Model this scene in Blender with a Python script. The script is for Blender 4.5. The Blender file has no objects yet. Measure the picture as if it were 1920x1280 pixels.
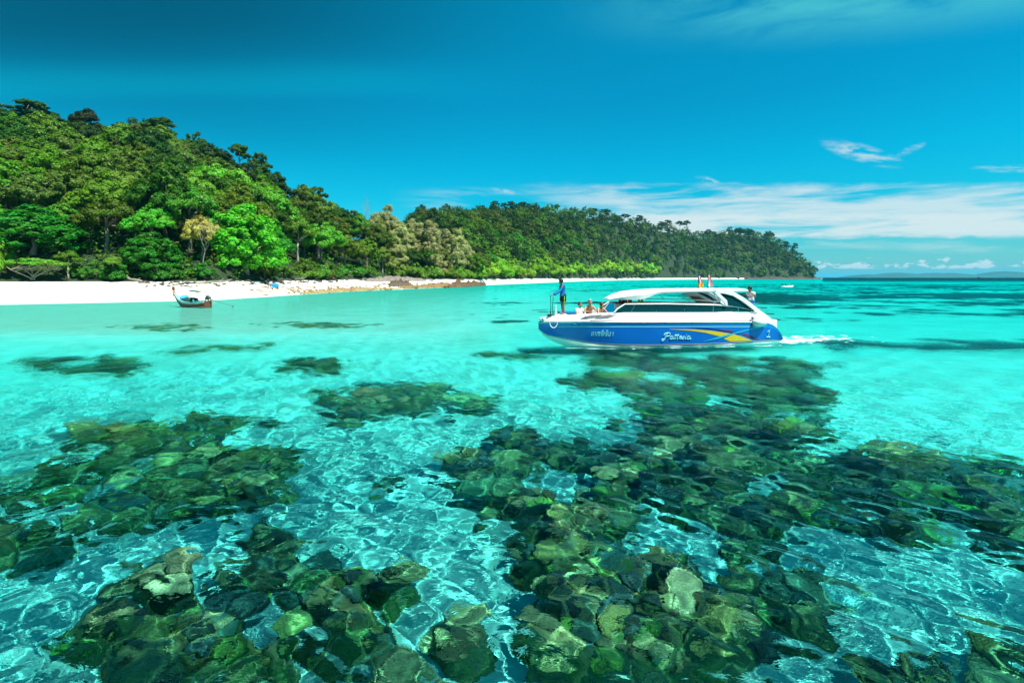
import bpy, bmesh, math, random, colorsys
import numpy as np
from mathutils import Vector, Matrix, Euler

random.seed(7)
rng = np.random.default_rng(7)
sc = bpy.context.scene
COL = sc.collection
PI = math.pi
HC = 3.4          # eye height above the sea
F = 960.0         # focal length in photo pixels
HY = 520.0        # horizon row

# ------------------------------------------------------------------ camera
cam = bpy.data.cameras.new('camera'); cam_ob = bpy.data.objects.new('camera', cam); COL.objects.link(cam_ob)
cam.sensor_width = 36; cam.sensor_fit = 'HORIZONTAL'; cam.lens = 18.0
cam.shift_y = -(640 - HY) / 1920.0
cam.clip_start = 0.1; cam.clip_end = 80000
cam_ob.location = (0, 0, HC); cam_ob.rotation_euler = (PI / 2, 0, 0)
sc.camera = cam_ob

# ------------------------------------------------------------------ sun
SUN = Vector((0.45, -0.36, 1.0)).normalized()
sl = bpy.data.lights.new('sun', 'SUN'); sl.energy = 4.6; sl.angle = math.radians(0.5); sl.color = (1.0, 0.965, 0.90)
sl.cycles.is_caustics_light = True
so = bpy.data.objects.new('sun', sl); COL.objects.link(so); so.rotation_euler = SUN.to_track_quat('Z', 'Y').to_euler()
so.location = (0, 0, 60)

# ------------------------------------------------------------------ world
W = bpy.data.worlds.new('World'); sc.world = W; W.use_nodes = True
wn = W.node_tree; wn.nodes.clear()


class NG:
    """tiny node expression helper"""
    def __init__(s, t): s.t = t
    def n(s, typ, **kw):
        x = s.t.nodes.new(typ)
        for k, v in kw.items(): setattr(x, k, v)
        return x
    def put(s, node, i, v):
        if v is None: return
        if isinstance(v, bpy.types.NodeSocket): s.t.links.new(v, node.inputs[i])
        else: node.inputs[i].default_value = v
    def m(s, op, a, b=None, c=None, clamp=False):
        x = s.n('ShaderNodeMath', operation=op, use_clamp=clamp)
        s.put(x, 0, a); s.put(x, 1, b); s.put(x, 2, c); return x.outputs[0]
    def vm(s, op, a, b=None):
        x = s.n('ShaderNodeVectorMath', operation=op); s.put(x, 0, a); s.put(x, 1, b); return x.outputs[0]
    def ss(s, v, a, b, lo=0.0, hi=1.0):
        x = s.n('ShaderNodeMapRange', interpolation_type='SMOOTHSTEP'); s.put(x, 0, v)
        x.inputs[1].default_value = a; x.inputs[2].default_value = b; x.inputs[3].default_value = lo; x.inputs[4].default_value = hi
        return x.outputs[0]
    def noise(s, vec, scale, detail=4, rough=0.55, dist=0.0):
        x = s.n('ShaderNodeTexNoise'); s.put(x, 'Vector', vec); x.inputs['Scale'].default_value = scale
        x.inputs['Detail'].default_value = detail; x.inputs['Roughness'].default_value = rough; x.inputs['Distortion'].default_value = dist
        return x.outputs[0]
    def comb(s, x, y, z=0.0):
        c = s.n('ShaderNodeCombineXYZ'); s.put(c, 0, x); s.put(c, 1, y); s.put(c, 2, z); return c.outputs[0]
    def mix(s, f, a, b, typ='MIX'):
        x = s.n('ShaderNodeMixRGB', blend_type=typ); s.put(x, 0, f); s.put(x, 1, a); s.put(x, 2, b); return x.outputs[0]
    def ramp(s, f, pts, interp='LINEAR'):
        x = s.n('ShaderNodeValToRGB'); cr = x.color_ramp; cr.interpolation = interp
        while len(cr.elements) > 1: cr.elements.remove(cr.elements[-1])
        cr.elements[0].position = pts[0][0]; cr.elements[0].color = (*pts[0][1], 1)
        for p, c in pts[1:]:
            e = cr.elements.new(p); e.color = (*c, 1)
        s.put(x, 0, f); return x.outputs[0]


g = NG(wn)
sky = g.n('ShaderNodeTexSky', sky_type='NISHITA', sun_disc=False)
sky.sun_elevation = math.asin(SUN.z); sky.sun_rotation = math.atan2(SUN.x, SUN.y)
sky.air_density = 1.0; sky.dust_density = 0.6; sky.ozone_density = 3.0
tcw = g.n('ShaderNodeTexCoord'); sepw = g.n('ShaderNodeSeparateXYZ'); wn.links.new(tcw.outputs['Generated'], sepw.inputs[0])
dx, dy, dz = sepw.outputs
az = g.m('MULTIPLY', g.m('ARCTAN2', dx, dy), 180 / PI)
el = g.m('MULTIPLY', g.m('ARCSINE', dz), 180 / PI)
elc = g.m('DIVIDE', g.m('MAXIMUM', el, 0.0), 90.0)
# the clean tropical sky: the daylight sky with its red taken out and its cyan deepened
tint = g.ramp(elc, [(0.0, (0.30, 0.62, 0.70)), (0.03, (0.14, 0.60, 0.66)), (0.09, (0.01, 0.67, 0.71)), (0.13, (0.0, 0.70, 0.75)), (0.2, (0.0, 0.65, 0.72)),
                    (0.31, (0.0, 0.72, 0.76)), (0.5, (0.0, 0.55, 0.75)), (1.0, (0.0, 0.55, 0.78))])
base = g.vm('MULTIPLY', sky.outputs[0], tint)
# a broad thin streak high on the left and darker clean air above it
cv = g.comb(g.m('MULTIPLY', az, 0.022), g.m('MULTIPLY', el, 0.16))
soft = g.noise(cv, 1.0, 3, 0.5, 0.3)
# --- streaky cloud field shared by all bands
uv = g.comb(g.m('MULTIPLY', az, 0.055), g.m('ADD', g.m('MULTIPLY', el, 0.42), g.m('MULTIPLY', az, 0.006)))
n1 = g.noise(uv, 1.6, 7, 0.58, 0.35)
uv2 = g.comb(g.m('MULTIPLY', az, 0.16), g.m('MULTIPLY', el, 0.55))
n2 = g.noise(uv2, 2.2, 6, 0.6, 0.2)


def window(v, a, b, c, d):
    return g.m('MULTIPLY', g.ss(v, a, b), g.ss(v, c, d, 1.0, 0.0))


# flat cloud layers run as straight lines towards the horizon ahead: measure their height along that direction
elq = g.m('MULTIPLY', g.m('ARCTANGENT', g.m('DIVIDE', dz, g.m('MAXIMUM', dy, 0.3))), 180 / PI)
elw = g.m('ADD', elq, g.m('MULTIPLY', g.m('SUBTRACT', n2, 0.5), 1.5))
# solid lower bank of the band, and thinner veil above it
bank = g.m('MULTIPLY', window(elw, 4.2, 4.9, 6.6, 8.4), g.ss(az, 3.0, 17.0))
bank = g.m('MULTIPLY', bank, g.ss(n1, 0.26, 0.50))
veil = g.m('MULTIPLY', window(elw, 6.0, 7.4, 9.4, 10.7), g.ss(az, -4.0, 16.0))
veil = g.m('MULTIPLY', veil, g.ss(n1, 0.36, 0.62, 0.0, 0.85))
low = g.m('MULTIPLY', window(elw, 2.4, 3.2, 3.8, 4.3), g.ss(az, 20.0, 34.0))
low = g.m('MULTIPLY', low, g.ss(n1, 0.46, 0.7, 0.0, 0.5))
leftv = g.m('MULTIPLY', window(elq, 6.5, 8.0, 9.2, 10.2), window(az, -14.0, -6.0, 4.0, 12.0))
leftv = g.m('MULTIPLY', leftv, g.ss(n1, 0.42, 0.72, 0.0, 0.45))
# small cumulus heads along the horizon
puffv = g.comb(g.m('MULTIPLY', az, 0.55), g.m('MULTIPLY', el, 1.15))
puff = g.noise(puffv, 1.3, 5, 0.55, 0.0)
pthr = g.m('ADD', 0.47, g.m('MULTIPLY', g.m('ABSOLUTE', g.m('SUBTRACT', elq, 1.25)), 0.14))
puff = g.ss(g.m('SUBTRACT', puff, pthr), 0.0, 0.07)
puff = g.m('MULTIPLY', g.m('MULTIPLY', puff, window(elq, 0.85, 1.1, 1.9, 2.5)), g.ss(az, 25.0, 31.0, 0.0, 0.95))
# feather wisps in the clear part
wv = g.comb(g.m('MULTIPLY', az, 0.30), g.m('ADD', g.m('MULTIPLY', el, 1.0), g.m('MULTIPLY', az, 0.22)))
wn1 = g.noise(wv, 1.3, 7, 0.62, 0.5)


def blob(ca, ce, ra, re, tilt=0.0):
    a = g.m('DIVIDE', g.m('SUBTRACT', az, ca), ra)
    e = g.m('DIVIDE', g.m('ADD', g.m('SUBTRACT', elq, ce), g.m('MULTIPLY', g.m('SUBTRACT', az, ca), tilt)), re)
    d = g.m('ADD', g.m('MULTIPLY', a, a), g.m('MULTIPLY', e, e))
    return g.ss(d, 0.0, 1.0, 1.0, 0.0)


wisp = g.m('ADD', blob(34.3, 13.6, 3.6, 1.2, 0.36), g.m('MULTIPLY', blob(37.9, 14.0, 1.2, 0.5, -0.6), 0.9))
wisp = g.m('ADD', wisp, g.m('MULTIPLY', g.m('MAXIMUM', blob(20.9, 10.8, 1.5, 0.42, 0.3), blob(-1.0, 9.5, 2.0, 0.42, 0.15)), 0.8))
wisp = g.m('ADD', wisp, g.m('MULTIPLY', blob(44.5, 12.0, 3.0, 0.55, 0.0), 0.7))
wisp = g.m('MULTIPLY', g.m('MULTIPLY', wisp, g.ss(wn1, 0.40, 0.66)), 0.72)
# high thin veil top right
hv = g.comb(g.m('MULTIPLY', az, 0.05), g.m('MULTIPLY', el, 0.15))
hn = g.noise(hv, 1.5, 7, 0.6, 0.4)
high = g.m('MULTIPLY', g.m('MULTIPLY', g.ss(g.m('ADD', el, g.m('MULTIPLY', g.m('SUBTRACT', az, 30.0), 0.14)), 20.5, 25.0), g.ss(az, 2.0, 34.0)), g.ss(hn, 0.32, 0.62, 0.0, 0.7))
elr = g.m('ADD', g.m('MULTIPLY', g.m('ARCTANGENT', g.m('DIVIDE', dz, g.m('MAXIMUM', dy, 0.3))), 180 / PI), g.m('MULTIPLY', soft, 1.5))
lf = g.m('MULTIPLY', window(elr, 19.5, 21.2, 21.6, 24.5), g.ss(az, 5.0, -22.0))
strk = g.m('MULTIPLY', lf, 0.16)
dark = g.m('MULTIPLY', g.ss(elr, 20.0, 28.0), g.ss(az, 14.0, -34.0))
dark = g.m('SUBTRACT', 1.0, g.m('MULTIPLY', dark, 0.42))
dark = g.m('MULTIPLY', dark, g.m('SUBTRACT', 1.0, g.m('MULTIPLY', g.m('MULTIPLY', g.ss(az, 2.0, -42.0), g.ss(el, 6.0, 16.0)), 0.34)))
base = g.vm('MULTIPLY', base, g.comb(dark, dark, dark))
base = g.mix(strk, base, (0.0, 3.3, 4.2, 1))
cl = bank
for c_ in (veil, low, leftv, wisp, puff):
    cl = g.m('MAXIMUM', cl, c_)
cl = g.m('MULTIPLY', cl, 0.90, clamp=True)
CLOUD = (4.0, 4.45, 4.5, 1)
out = g.mix(cl, base, CLOUD)
out = g.mix(high, out, (0.5, 3.3, 3.5, 1))
bgn = g.n('ShaderNodeBackground'); g.put(bgn, 0, out); bgn.inputs[1].default_value = 0.10
won = g.n('ShaderNodeOutputWorld'); wn.links.new(bgn.outputs[0], won.inputs[0])

# ------------------------------------------------------------------ render settings
vs = sc.view_settings; sc.display_settings.display_device = 'sRGB'
vs.view_transform = 'Standard'; vs.look = 'None'; vs.exposure = 0.95; vs.gamma = 1.0; vs.use_curve_mapping = False
sc.render.engine = 'CYCLES'
sc.cycles.use_denoising = True
sc.cycles.max_bounces = 8; sc.cycles.transmission_bounces = 6; sc.cycles.transparent_max_bounces = 8
sc.cycles.volume_bounces = 0; sc.cycles.sample_clamp_indirect = 4.0
sc.cycles.caustics_reflective = False


# ================================================================== helpers
def smooth(x, a, b):
    t = np.clip((x - a) / (b - a), 0, 1); return t * t * (3 - 2 * t)


def hash2(ix, iy, s):
    v = np.sin(ix * 127.1 + iy * 311.7 + s * 74.7) * 43758.5453
    return v - np.floor(v)


def vnoise(x, y, s=0):
    ix = np.floor(x); iy = np.floor(y); fx = x - ix; fy = y - iy
    fx = fx * fx * (3 - 2 * fx); fy = fy * fy * (3 - 2 * fy)
    a = hash2(ix, iy, s); b = hash2(ix + 1, iy, s); c = hash2(ix, iy + 1, s); d = hash2(ix + 1, iy + 1, s)
    return (a * (1 - fx) + b * fx) * (1 - fy) + (c * (1 - fx) + d * fx) * fy


def fbm(x, y, s=0, o=4, g_=0.5):
    r = np.zeros_like(x); a = 1.0; t = 0
    for i in range(o):
        r += a * vnoise(x * 2 ** i, y * 2 ** i, s + i * 13.1); t += a; a *= g_
    return r / t


def worley(x, y, s=0):
    ix = np.floor(x); iy = np.floor(y); best = np.full_like(x, 9.0)
    for ox in (-1, 0, 1):
        for oy in (-1, 0, 1):
            cx = ix + ox; cy = iy + oy
            px = cx + hash2(cx, cy, s); py = cy + hash2(cx, cy, s + 5.3)
            best = np.minimum(best, (px - x) ** 2 + (py - y) ** 2)
    return np.sqrt(best)


def new_mesh(name, v, faces, smooth_=True):
    """v (n,3) array, faces (m,k) array of quads or tris"""
    me = bpy.data.meshes.new(name)
    v = np.ascontiguousarray(v, dtype=np.float32); faces = np.ascontiguousarray(faces, dtype=np.int32)
    me.vertices.add(len(v)); me.vertices.foreach_set('co', v.ravel())
    me.loops.add(faces.size); me.loops.foreach_set('vertex_index', faces.ravel())
    me.polygons.add(len(faces)); me.polygons.foreach_set('loop_start', np.arange(0, faces.size, faces.shape[1], dtype=np.int32))
    me.polygons.foreach_set('use_smooth', np.full(len(faces), smooth_, dtype=bool))
    me.update(calc_edges=True); me.validate()
    return me


def obj(name, me, mat=None, parent=None, loc=None, rot=None, scale=None):
    o = bpy.data.objects.new(name, me); COL.objects.link(o)
    if mat is not None and me is not None and not me.materials: me.materials.append(mat)
    if parent is not None: o.parent = parent
    if loc is not None: o.location = loc
    if rot is not None: o.rotation_euler = rot
    if scale is not None: o.scale = scale
    return o


def tag(o, label=None, cat=None, group=None, kind=None):
    if label: o['label'] = label
    if cat: o['category'] = cat
    if group: o['group'] = group
    if kind: o['kind'] = kind
    return o


def empty(name, loc=(0, 0, 0), rz=0.0):
    o = bpy.data.objects.new(name, None); COL.objects.link(o); o.location = loc; o.rotation_euler = (0, 0, rz)
    o.empty_display_size = 0.3
    return o


def grid_faces(n, m):
    i = np.arange(n * m).reshape(n, m)
    return np.stack([i[:-1, :-1], i[:-1, 1:], i[1:, 1:], i[1:, :-1]], -1).reshape(-1, 4)


def copy_tree(o, parent=None):
    c = o.copy(); COL.objects.link(c); c.parent = parent
    for ch in o.children:
        copy_tree(ch, c)
    return c


class MB:
    """collects primitives, then becomes one mesh"""
    def __init__(s): s.v = []; s.f = []; s.mi = []
    def add(s, v, f, mi=0):
        b = len(s.v); s.v += [tuple(p) for p in v]; s.f += [tuple(i + b for i in q) for q in f]; s.mi += [mi] * len(f)
    def box(s, c, d, rz=0.0, ry=0.0, rx=0.0, mi=0):
        M = Matrix.Translation(c) @ Euler((rx, ry, rz)).to_matrix().to_4x4()
        h = [x / 2 for x in d]
        v = [M @ Vector((a * h[0], b * h[1], e * h[2])) for a in (-1, 1) for b in (-1, 1) for e in (-1, 1)]
        s.add(v, [(0, 1, 3, 2), (4, 6, 7, 5), (0, 4, 5, 1), (2, 3, 7, 6), (0, 2, 6, 4), (1, 5, 7, 3)], mi)
    def tube(s, pts, r, seg=8, mi=0, cap=True):
        pts = [Vector(p) for p in pts]; n = len(pts)
        rr = r if isinstance(r, (list, tuple)) else [r] * n
        v = []; up = Vector((0.13, 0.21, 0.97))
        for i, p in enumerate(pts):
            d = (pts[min(i + 1, n - 1)] - pts[max(i - 1, 0)]).normalized()
            a = d.cross(up)
            if a.length < 0.05: a = d.cross(Vector((1, 0, 0)))
            a.normalize(); b = d.cross(a)
            for k in range(seg):
                t = 2 * PI * k / seg; v.append(p + (a * math.cos(t) + b * math.sin(t)) * rr[i])
        f = []
        for i in range(n - 1):
            for k in range(seg):
                f.append((i * seg + k, i * seg + (k + 1) % seg, (i + 1) * seg + (k + 1) % seg, (i + 1) * seg + k))
        if cap:
            f.append(tuple(range(seg - 1, -1, -1))); f.append(tuple(range((n - 1) * seg, n * seg)))
        s.add(v, f, mi)
    def ball(s, c, r, seg=12, ring=8, mi=0, rot=None):
        r = r if isinstance(r, (tuple, list)) else (r, r, r)
        v = []; f = []
        R = rot.to_matrix() if rot else Matrix.Identity(3)
        for i in range(ring + 1):
            th = PI * i / ring
            for k in range(seg):
                ph = 2 * PI * k / seg
                v.append(Vector(c) + R @ Vector((r[0] * math.sin(th) * math.cos(ph), r[1] * math.sin(th) * math.sin(ph), r[2] * math.cos(th))))
        for i in range(ring):
            for k in range(seg):
                f.append((i * seg + k, (i + 1) * seg + k, (i + 1) * seg + (k + 1) % seg, i * seg + (k + 1) % seg))
        s.add(v, f, mi)
    def loft(s, secs, closed=False, mi=None, cap=False):
        n = len(secs[0]); b = []
        for q in secs: b += q
        f = []; ms = []
        for i in range(len(secs) - 1):
            for k in range(n if closed else n - 1):
                f.append((i * n + k, i * n + (k + 1) % n, (i + 1) * n + (k + 1) % n, (i + 1) * n + k)); ms.append(mi[k] if mi else 0)
        if cap:
            f.append(tuple(range(n - 1, -1, -1))); f.append(tuple(range((len(secs) - 1) * n, len(secs) * n))); ms += [0, 0]
        base = len(s.v); s.v += [tuple(p) for p in b]; s.f += [tuple(x + base for x in q) for q in f]; s.mi += ms
    def prism(s, poly, ax_v0, ax_v1, mi=0):
        """poly of (u,z) extruded along y from v0 to v1"""
        n = len(poly); v = [(p[0], ax_v0, p[1]) for p in poly] + [(p[0], ax_v1, p[1]) for p in poly]
        f = [tuple(range(n)), tuple(range(2 * n - 1, n - 1, -1))] + [(i, i + n, (i + 1) % n + n, (i + 1) % n) for i in range(n)]
        s.add(v, f, mi)
    def mesh(s, name, sm=False):
        me = bpy.data.meshes.new(name); me.from_pydata([tuple(p) for p in s.v], [], s.f)
        bm = bmesh.new(); bm.from_mesh(me)
        for i, f in enumerate(bm.faces): f.material_index = s.mi[i]; f.smooth = sm
        bmesh.ops.recalc_face_normals(bm, faces=bm.faces)
        bm.to_mesh(me); bm.free()
        return me
    def build(s, name, mats, parent=None, sm=False, bevel=0.0, **k):
        me = s.mesh(name, sm)
        if not isinstance(mats, (list, tuple)): mats = [mats]
        for m_ in mats: me.materials.append(m_)
        o = obj(name, me, None, parent, **k)
        if sm:
            me.set_sharp_from_angle(angle=math.radians(40))
        if bevel:
            b = o.modifiers.new('bevel', 'BEVEL'); b.width = bevel; b.segments = 2; b.limit_method = 'ANGLE'
        return o


# ------------------------------------------------------------------ materials
def principled(name, col, rough=0.6, spec=0.5, metal=0.0, var=0.0, vscale=5.0, bump=0.0, bscale=20.0, coat=0.0, objcol=False, alpha=None):
    m = bpy.data.materials.new(name); m.use_nodes = True; t = m.node_tree; q = NG(t); b = t.nodes['Principled BSDF']
    b.inputs['Base Color'].default_value = (*col, 1); b.inputs['Roughness'].default_value = rough
    b.inputs['Specular IOR Level'].default_value = spec; b.inputs['Metallic'].default_value = metal; b.inputs['Coat Weight'].default_value = coat
    tc = q.n('ShaderNodeTexCoord').outputs['Object']
    if objcol:
        src = q.n('ShaderNodeObjectInfo').outputs['Color']
    else:
        src = None
    if var > 0:
        n = q.noise(tc, vscale, 5, 0.6)
        fac = q.m('ADD', 1 - var, q.m('MULTIPLY', n, 2 * var))
        c = q.vm('MULTIPLY', src if src else (*col,), q.comb(fac, fac, fac)); q.put(b, 'Base Color', c)
    elif src: q.put(b, 'Base Color', src)
    if bump > 0:
        n = q.noise(tc, bscale, 5, 0.6); bp = q.n('ShaderNodeBump'); bp.inputs['Strength'].default_value = 1.0; bp.inputs['Distance'].default_value = bump
        q.put(bp, 'Height', n); t.links.new(bp.outputs[0], b.inputs['Normal'])
    return m


def leaf_material(name, attr=False, trans=0.25, vs_=0.5, hue=0.03):
    m = bpy.data.materials.new(name); m.use_nodes = True; t = m.node_tree; q = NG(t); t.nodes.clear()
    oi = q.n('ShaderNodeObjectInfo'); geo = q.n('ShaderNodeNewGeometry')
    if attr:
        a = q.n('ShaderNodeAttribute', attribute_name='tint'); src = a.outputs['Color']
    else: src = oi.outputs['Color']
    n = q.noise(geo.outputs['Position'], vs_, 3, 0.6)
    n3 = q.noise(geo.outputs['Position'], vs_ * 6, 2, 0.5)
    fac = q.m('ADD', 0.25, q.m('ADD', q.m('MULTIPLY', n, 0.9), q.m('MULTIPLY', n3, 0.6)))
    hs = q.n('ShaderNodeHueSaturation'); q.put(hs, 'Color', src); q.put(hs, 'Value', fac)
    q.put(hs, 'Hue', q.m('ADD', 0.5, q.m('MULTIPLY', q.m('SUBTRACT', n, 0.5), hue * 3)))
    d = q.n('ShaderNodeBsdfDiffuse'); q.put(d, 0, hs.outputs[0])
    tr = q.n('ShaderNodeBsdfTranslucent'); q.put(tr, 0, q.vm('MULTIPLY', hs.outputs[0], (1.25, 1.15, 0.5)))
    gl = q.n('ShaderNodeBsdfGlossy'); gl.inputs['Roughness'].default_value = 0.45; gl.inputs[0].default_value = (0.9, 1, 0.9, 1)
    m1 = q.n('ShaderNodeMixShader'); m1.inputs[0].default_value = trans; t.links.new(d.outputs[0], m1.inputs[1]); t.links.new(tr.outputs[0], m1.inputs[2])
    m2 = q.n('ShaderNodeMixShader'); m2.inputs[0].default_value = 0.012; t.links.new(m1.outputs[0], m2.inputs[1]); t.links.new(gl.outputs[0], m2.inputs[2])
    o = q.n('ShaderNodeOutputMaterial'); t.links.new(m2.outputs[0], o.inputs[0])
    return m


M_leaf = leaf_material('leaves')
M_leaf_far = leaf_material('far_leaves', attr=True, vs_=0.12)
M_bark = principled('bark', (0.20, 0.17, 0.13), 0.9, 0.2, var=0.4, vscale=3, objcol=False)
M_bark_pale = principled('bark_pale', (0.30, 0.27, 0.22), 0.9, 0.2, var=0.3, vscale=3)
M_white = principled('white_gelcoat', (0.86, 0.87, 0.86), 0.28, 0.5, var=0.03, vscale=1.5, coat=0.3)
M_blue = principled('blue_gelcoat', (0.003, 0.15, 0.60), 0.25, 0.5, var=0.06, vscale=1.2, coat=0.25)
M_blue2 = principled('blue_light_gelcoat', (0.003, 0.22, 0.66), 0.25, 0.5, var=0.04, vscale=1.2, coat=0.25)
M_cyan = principled('cyan_stripe', (0.02, 0.48, 0.68), 0.3)
M_dkred = principled('red_stripe', (0.22, 0.015, 0.05), 0.35)
M_yellow = principled('yellow_graphic', (0.78, 0.55, 0.008), 0.35, var=0.05)
M_letter = principled('pale_lettering', (0.30, 0.75, 0.78), 0.4)
M_greyletter = principled('grey_lettering', (0.42, 0.47, 0.58), 0.5)
M_dark = principled('dark_trim', (0.02, 0.025, 0.03), 0.4)
M_steel = principled('stainless', (0.6, 0.62, 0.64), 0.25, metal=1.0)
M_wood = principled('old_wood', (0.13, 0.06, 0.03), 0.7, 0.3, var=0.4, vscale=6, bump=0.004)
M_paintaqua = principled('aqua_paint', (0.25, 0.62, 0.62), 0.6, var=0.15, vscale=8)
M_skin = principled('skin', (0.52, 0.28, 0.17), 0.55, 0.4, var=0.08, vscale=12)
M_skindark = principled('skin_tanned', (0.22, 0.10, 0.055), 0.5, 0.4, var=0.08, vscale=12)
M_hair = principled('hair', (0.012, 0.009, 0.008), 0.5)
M_hairbrown = principled('hair_brown', (0.09, 0.035, 0.015), 0.5)
M_hairgrey = principled('hair_grey', (0.30, 0.27, 0.24), 0.6)


def cloth(name, c): return principled(name, c, 0.85, 0.2, var=0.12, vscale=14)


# glass of the cabin
def glass_material():
    m = bpy.data.materials.new('tinted_glass'); m.use_nodes = True; t = m.node_tree; q = NG(t); t.nodes.clear()
    tr = q.n('ShaderNodeBsdfTransparent'); tr.inputs[0].default_value = (0.10, 0.30, 0.33, 1)
    df = q.n('ShaderNodeBsdfDiffuse'); df.inputs[0].default_value = (0.008, 0.09, 0.11, 1)
    gl = q.n('ShaderNodeBsdfGlossy'); gl.inputs['Roughness'].default_value = 0.02
    lw = q.n('ShaderNodeFresnel'); lw.inputs[0].default_value = 1.45
    a = q.n('ShaderNodeMixShader'); a.inputs[0].default_value = 0.55; t.links.new(tr.outputs[0], a.inputs[1]); t.links.new(df.outputs[0], a.inputs[2])
    b = q.n('ShaderNodeMixShader'); t.links.new(lw.outputs[0], b.inputs[0]); t.links.new(a.outputs[0], b.inputs[1]); t.links.new(gl.outputs[0], b.inputs[2])
    o = q.n('ShaderNodeOutputMaterial'); t.links.new(b.outputs[0], o.inputs[0])
    return m


M_glass = glass_material()


def sand_material():
    m = bpy.data.materials.new('coral_sand'); m.use_nodes = True; t = m.node_tree; q = NG(t); b = t.nodes['Principled BSDF']
    geo = q.n('ShaderNodeNewGeometry'); P = geo.outputs['Position']
    n1 = q.noise(P, 0.35, 5, 0.6); n2 = q.noise(P, 6.0, 4, 0.7)
    f = q.m('ADD', q.m('MULTIPLY', n1, 0.7), q.m('MULTIPLY', n2, 0.3))
    c = q.ramp(f, [(0.3, (0.66, 0.60, 0.47)), (0.6, (0.86, 0.82, 0.72)), (0.85, (0.92, 0.89, 0.80))])
    sp = q.n('ShaderNodeSeparateXYZ'); t.links.new(P, sp.inputs[0])
    # band of damp sand just above the waterline
    zz = q.m('ADD', sp.outputs[2], q.m('MULTIPLY', q.m('SUBTRACT', n1, 0.5), 0.3))
    wet = q.m('MULTIPLY', q.ss(zz, -0.10, 0.02), q.ss(zz, 0.15, 0.55, 1.0, 0.0))
    c = q.mix(q.m('MULTIPLY', wet, 0.6), c, (0.60, 0.55, 0.40, 1))
    # dull greenish silt on the shallows just off the beach, deep bed far out coloured dark to stand for light lost in depth
    shal = q.m('MULTIPLY', q.ss(sp.outputs[2], -1.1, -0.35), q.ss(sp.outputs[2], -0.03, 0.02, 1.0, 0.0))
    c = q.mix(q.m('MULTIPLY', shal, 0.75), c, (0.52, 0.47, 0.34, 1))
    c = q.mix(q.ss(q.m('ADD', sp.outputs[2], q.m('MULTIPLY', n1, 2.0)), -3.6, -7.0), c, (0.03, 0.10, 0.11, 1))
    q.put(b, 'Base Color', c); b.inputs['Roughness'].default_value = 0.85; b.inputs['Specular IOR Level'].default_value = 0.2
    bp = q.n('ShaderNodeBump'); bp.inputs['Distance'].default_value = 0.03; q.put(bp, 'Height', n2); t.links.new(bp.outputs[0], b.inputs['Normal'])
    return m


def ground_material():
    m = bpy.data.materials.new('forest_floor'); m.use_nodes = True; t = m.node_tree; q = NG(t); b = t.nodes['Principled BSDF']
    geo = q.n('ShaderNodeNewGeometry'); n1 = q.noise(geo.outputs['Position'], 0.4, 6, 0.7)
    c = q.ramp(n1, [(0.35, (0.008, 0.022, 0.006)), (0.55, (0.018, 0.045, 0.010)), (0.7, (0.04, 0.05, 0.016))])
    q.put(b, 'Base Color', c); b.inputs['Roughness'].default_value = 0.95
    return m


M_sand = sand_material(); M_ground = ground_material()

# ================================================================== terrain
K = lambda pts: (np.array([p[0] for p in pts], float), np.array([p[1] for p in pts], float))
YW = K([(-3000, 52), (-1400, 56), (-400, 60), (0, 62.8), (200, 68), (400, 75), (500, 88), (600, 107), (700, 131), (800, 156), (870, 182), (900, 200), (912, 222),
        (950, 250), (1000, 292), (1051, 362), (1100, 455), (1150, 570), (1230, 740), (1300, 860), (1400, 960), (1500, 1000), (1535, 1030), (1541, 1100), (1550, 60000), (9000, 60000)])
YB = K([(-3000, 16), (200, 16), (400, 14), (500, 16), (600, 20), (700, 22), (800, 25), (900, 20), (1000, 25), (1200, 25), (1290, 22), (1320, 8), (1540, 6), (1550, 6)])
PV = K([(-3000, 528), (300, 528), (500, 526.5), (600, 525), (700, 523), (800, 523.5), (900, 523.5), (1000, 522), (1200, 521.4), (1300, 521.2), (1540, 521.4)])
S1 = K([(-3000, 260), (-1200, 230), (-300, 205), (0, 214), (60, 205), (120, 226), (160, 230), (230, 232), (290, 230), (320, 272), (345, 278), (400, 284), (450, 294), (490, 315), (530, 350), (570, 366), (610, 366), (650, 385), (700, 398),
        (750, 408), (800, 422), (850, 436), (885, 452), (900, 500), (908, 530), (920, 560)])
YR1 = K([(-3000, 190), (300, 188), (500, 176), (650, 188), (750, 205), (850, 222), (905, 235), (920, 240)])
S2 = K([(560, 560), (640, 470), (700, 430), (760, 408), (790, 400), (850, 396), (900, 394), (1000, 392), (1100, 396), (1150, 408), (1200, 418), (1250, 428), (1290, 438), (1330, 440), (1380, 434), (1420, 438), (1450, 448),
        (1480, 468), (1505, 484), (1522, 503), (1534, 517), (1541, 522), (1552, 540)])
YR2 = K([(560, 400), (780, 410), (900, 440), (1000, 480), (1100, 610), (1200, 800), (1300, 980), (1400, 1080), (1500, 1060), (1541, 1045), (1552, 1045)])
SL = K([(-3000, .016), (400, .015), (600, .012), (700, .010), (800, .008), (900, .009), (1000, .007), (1100, .0065), (1300, .006), (1500, .008), (1540, 0.01), (1600, .5)])
ip = lambda x, k: np.interp(x, k[0], k[1])
TREE1, TREE2 = 11.8, 7.5


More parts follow.
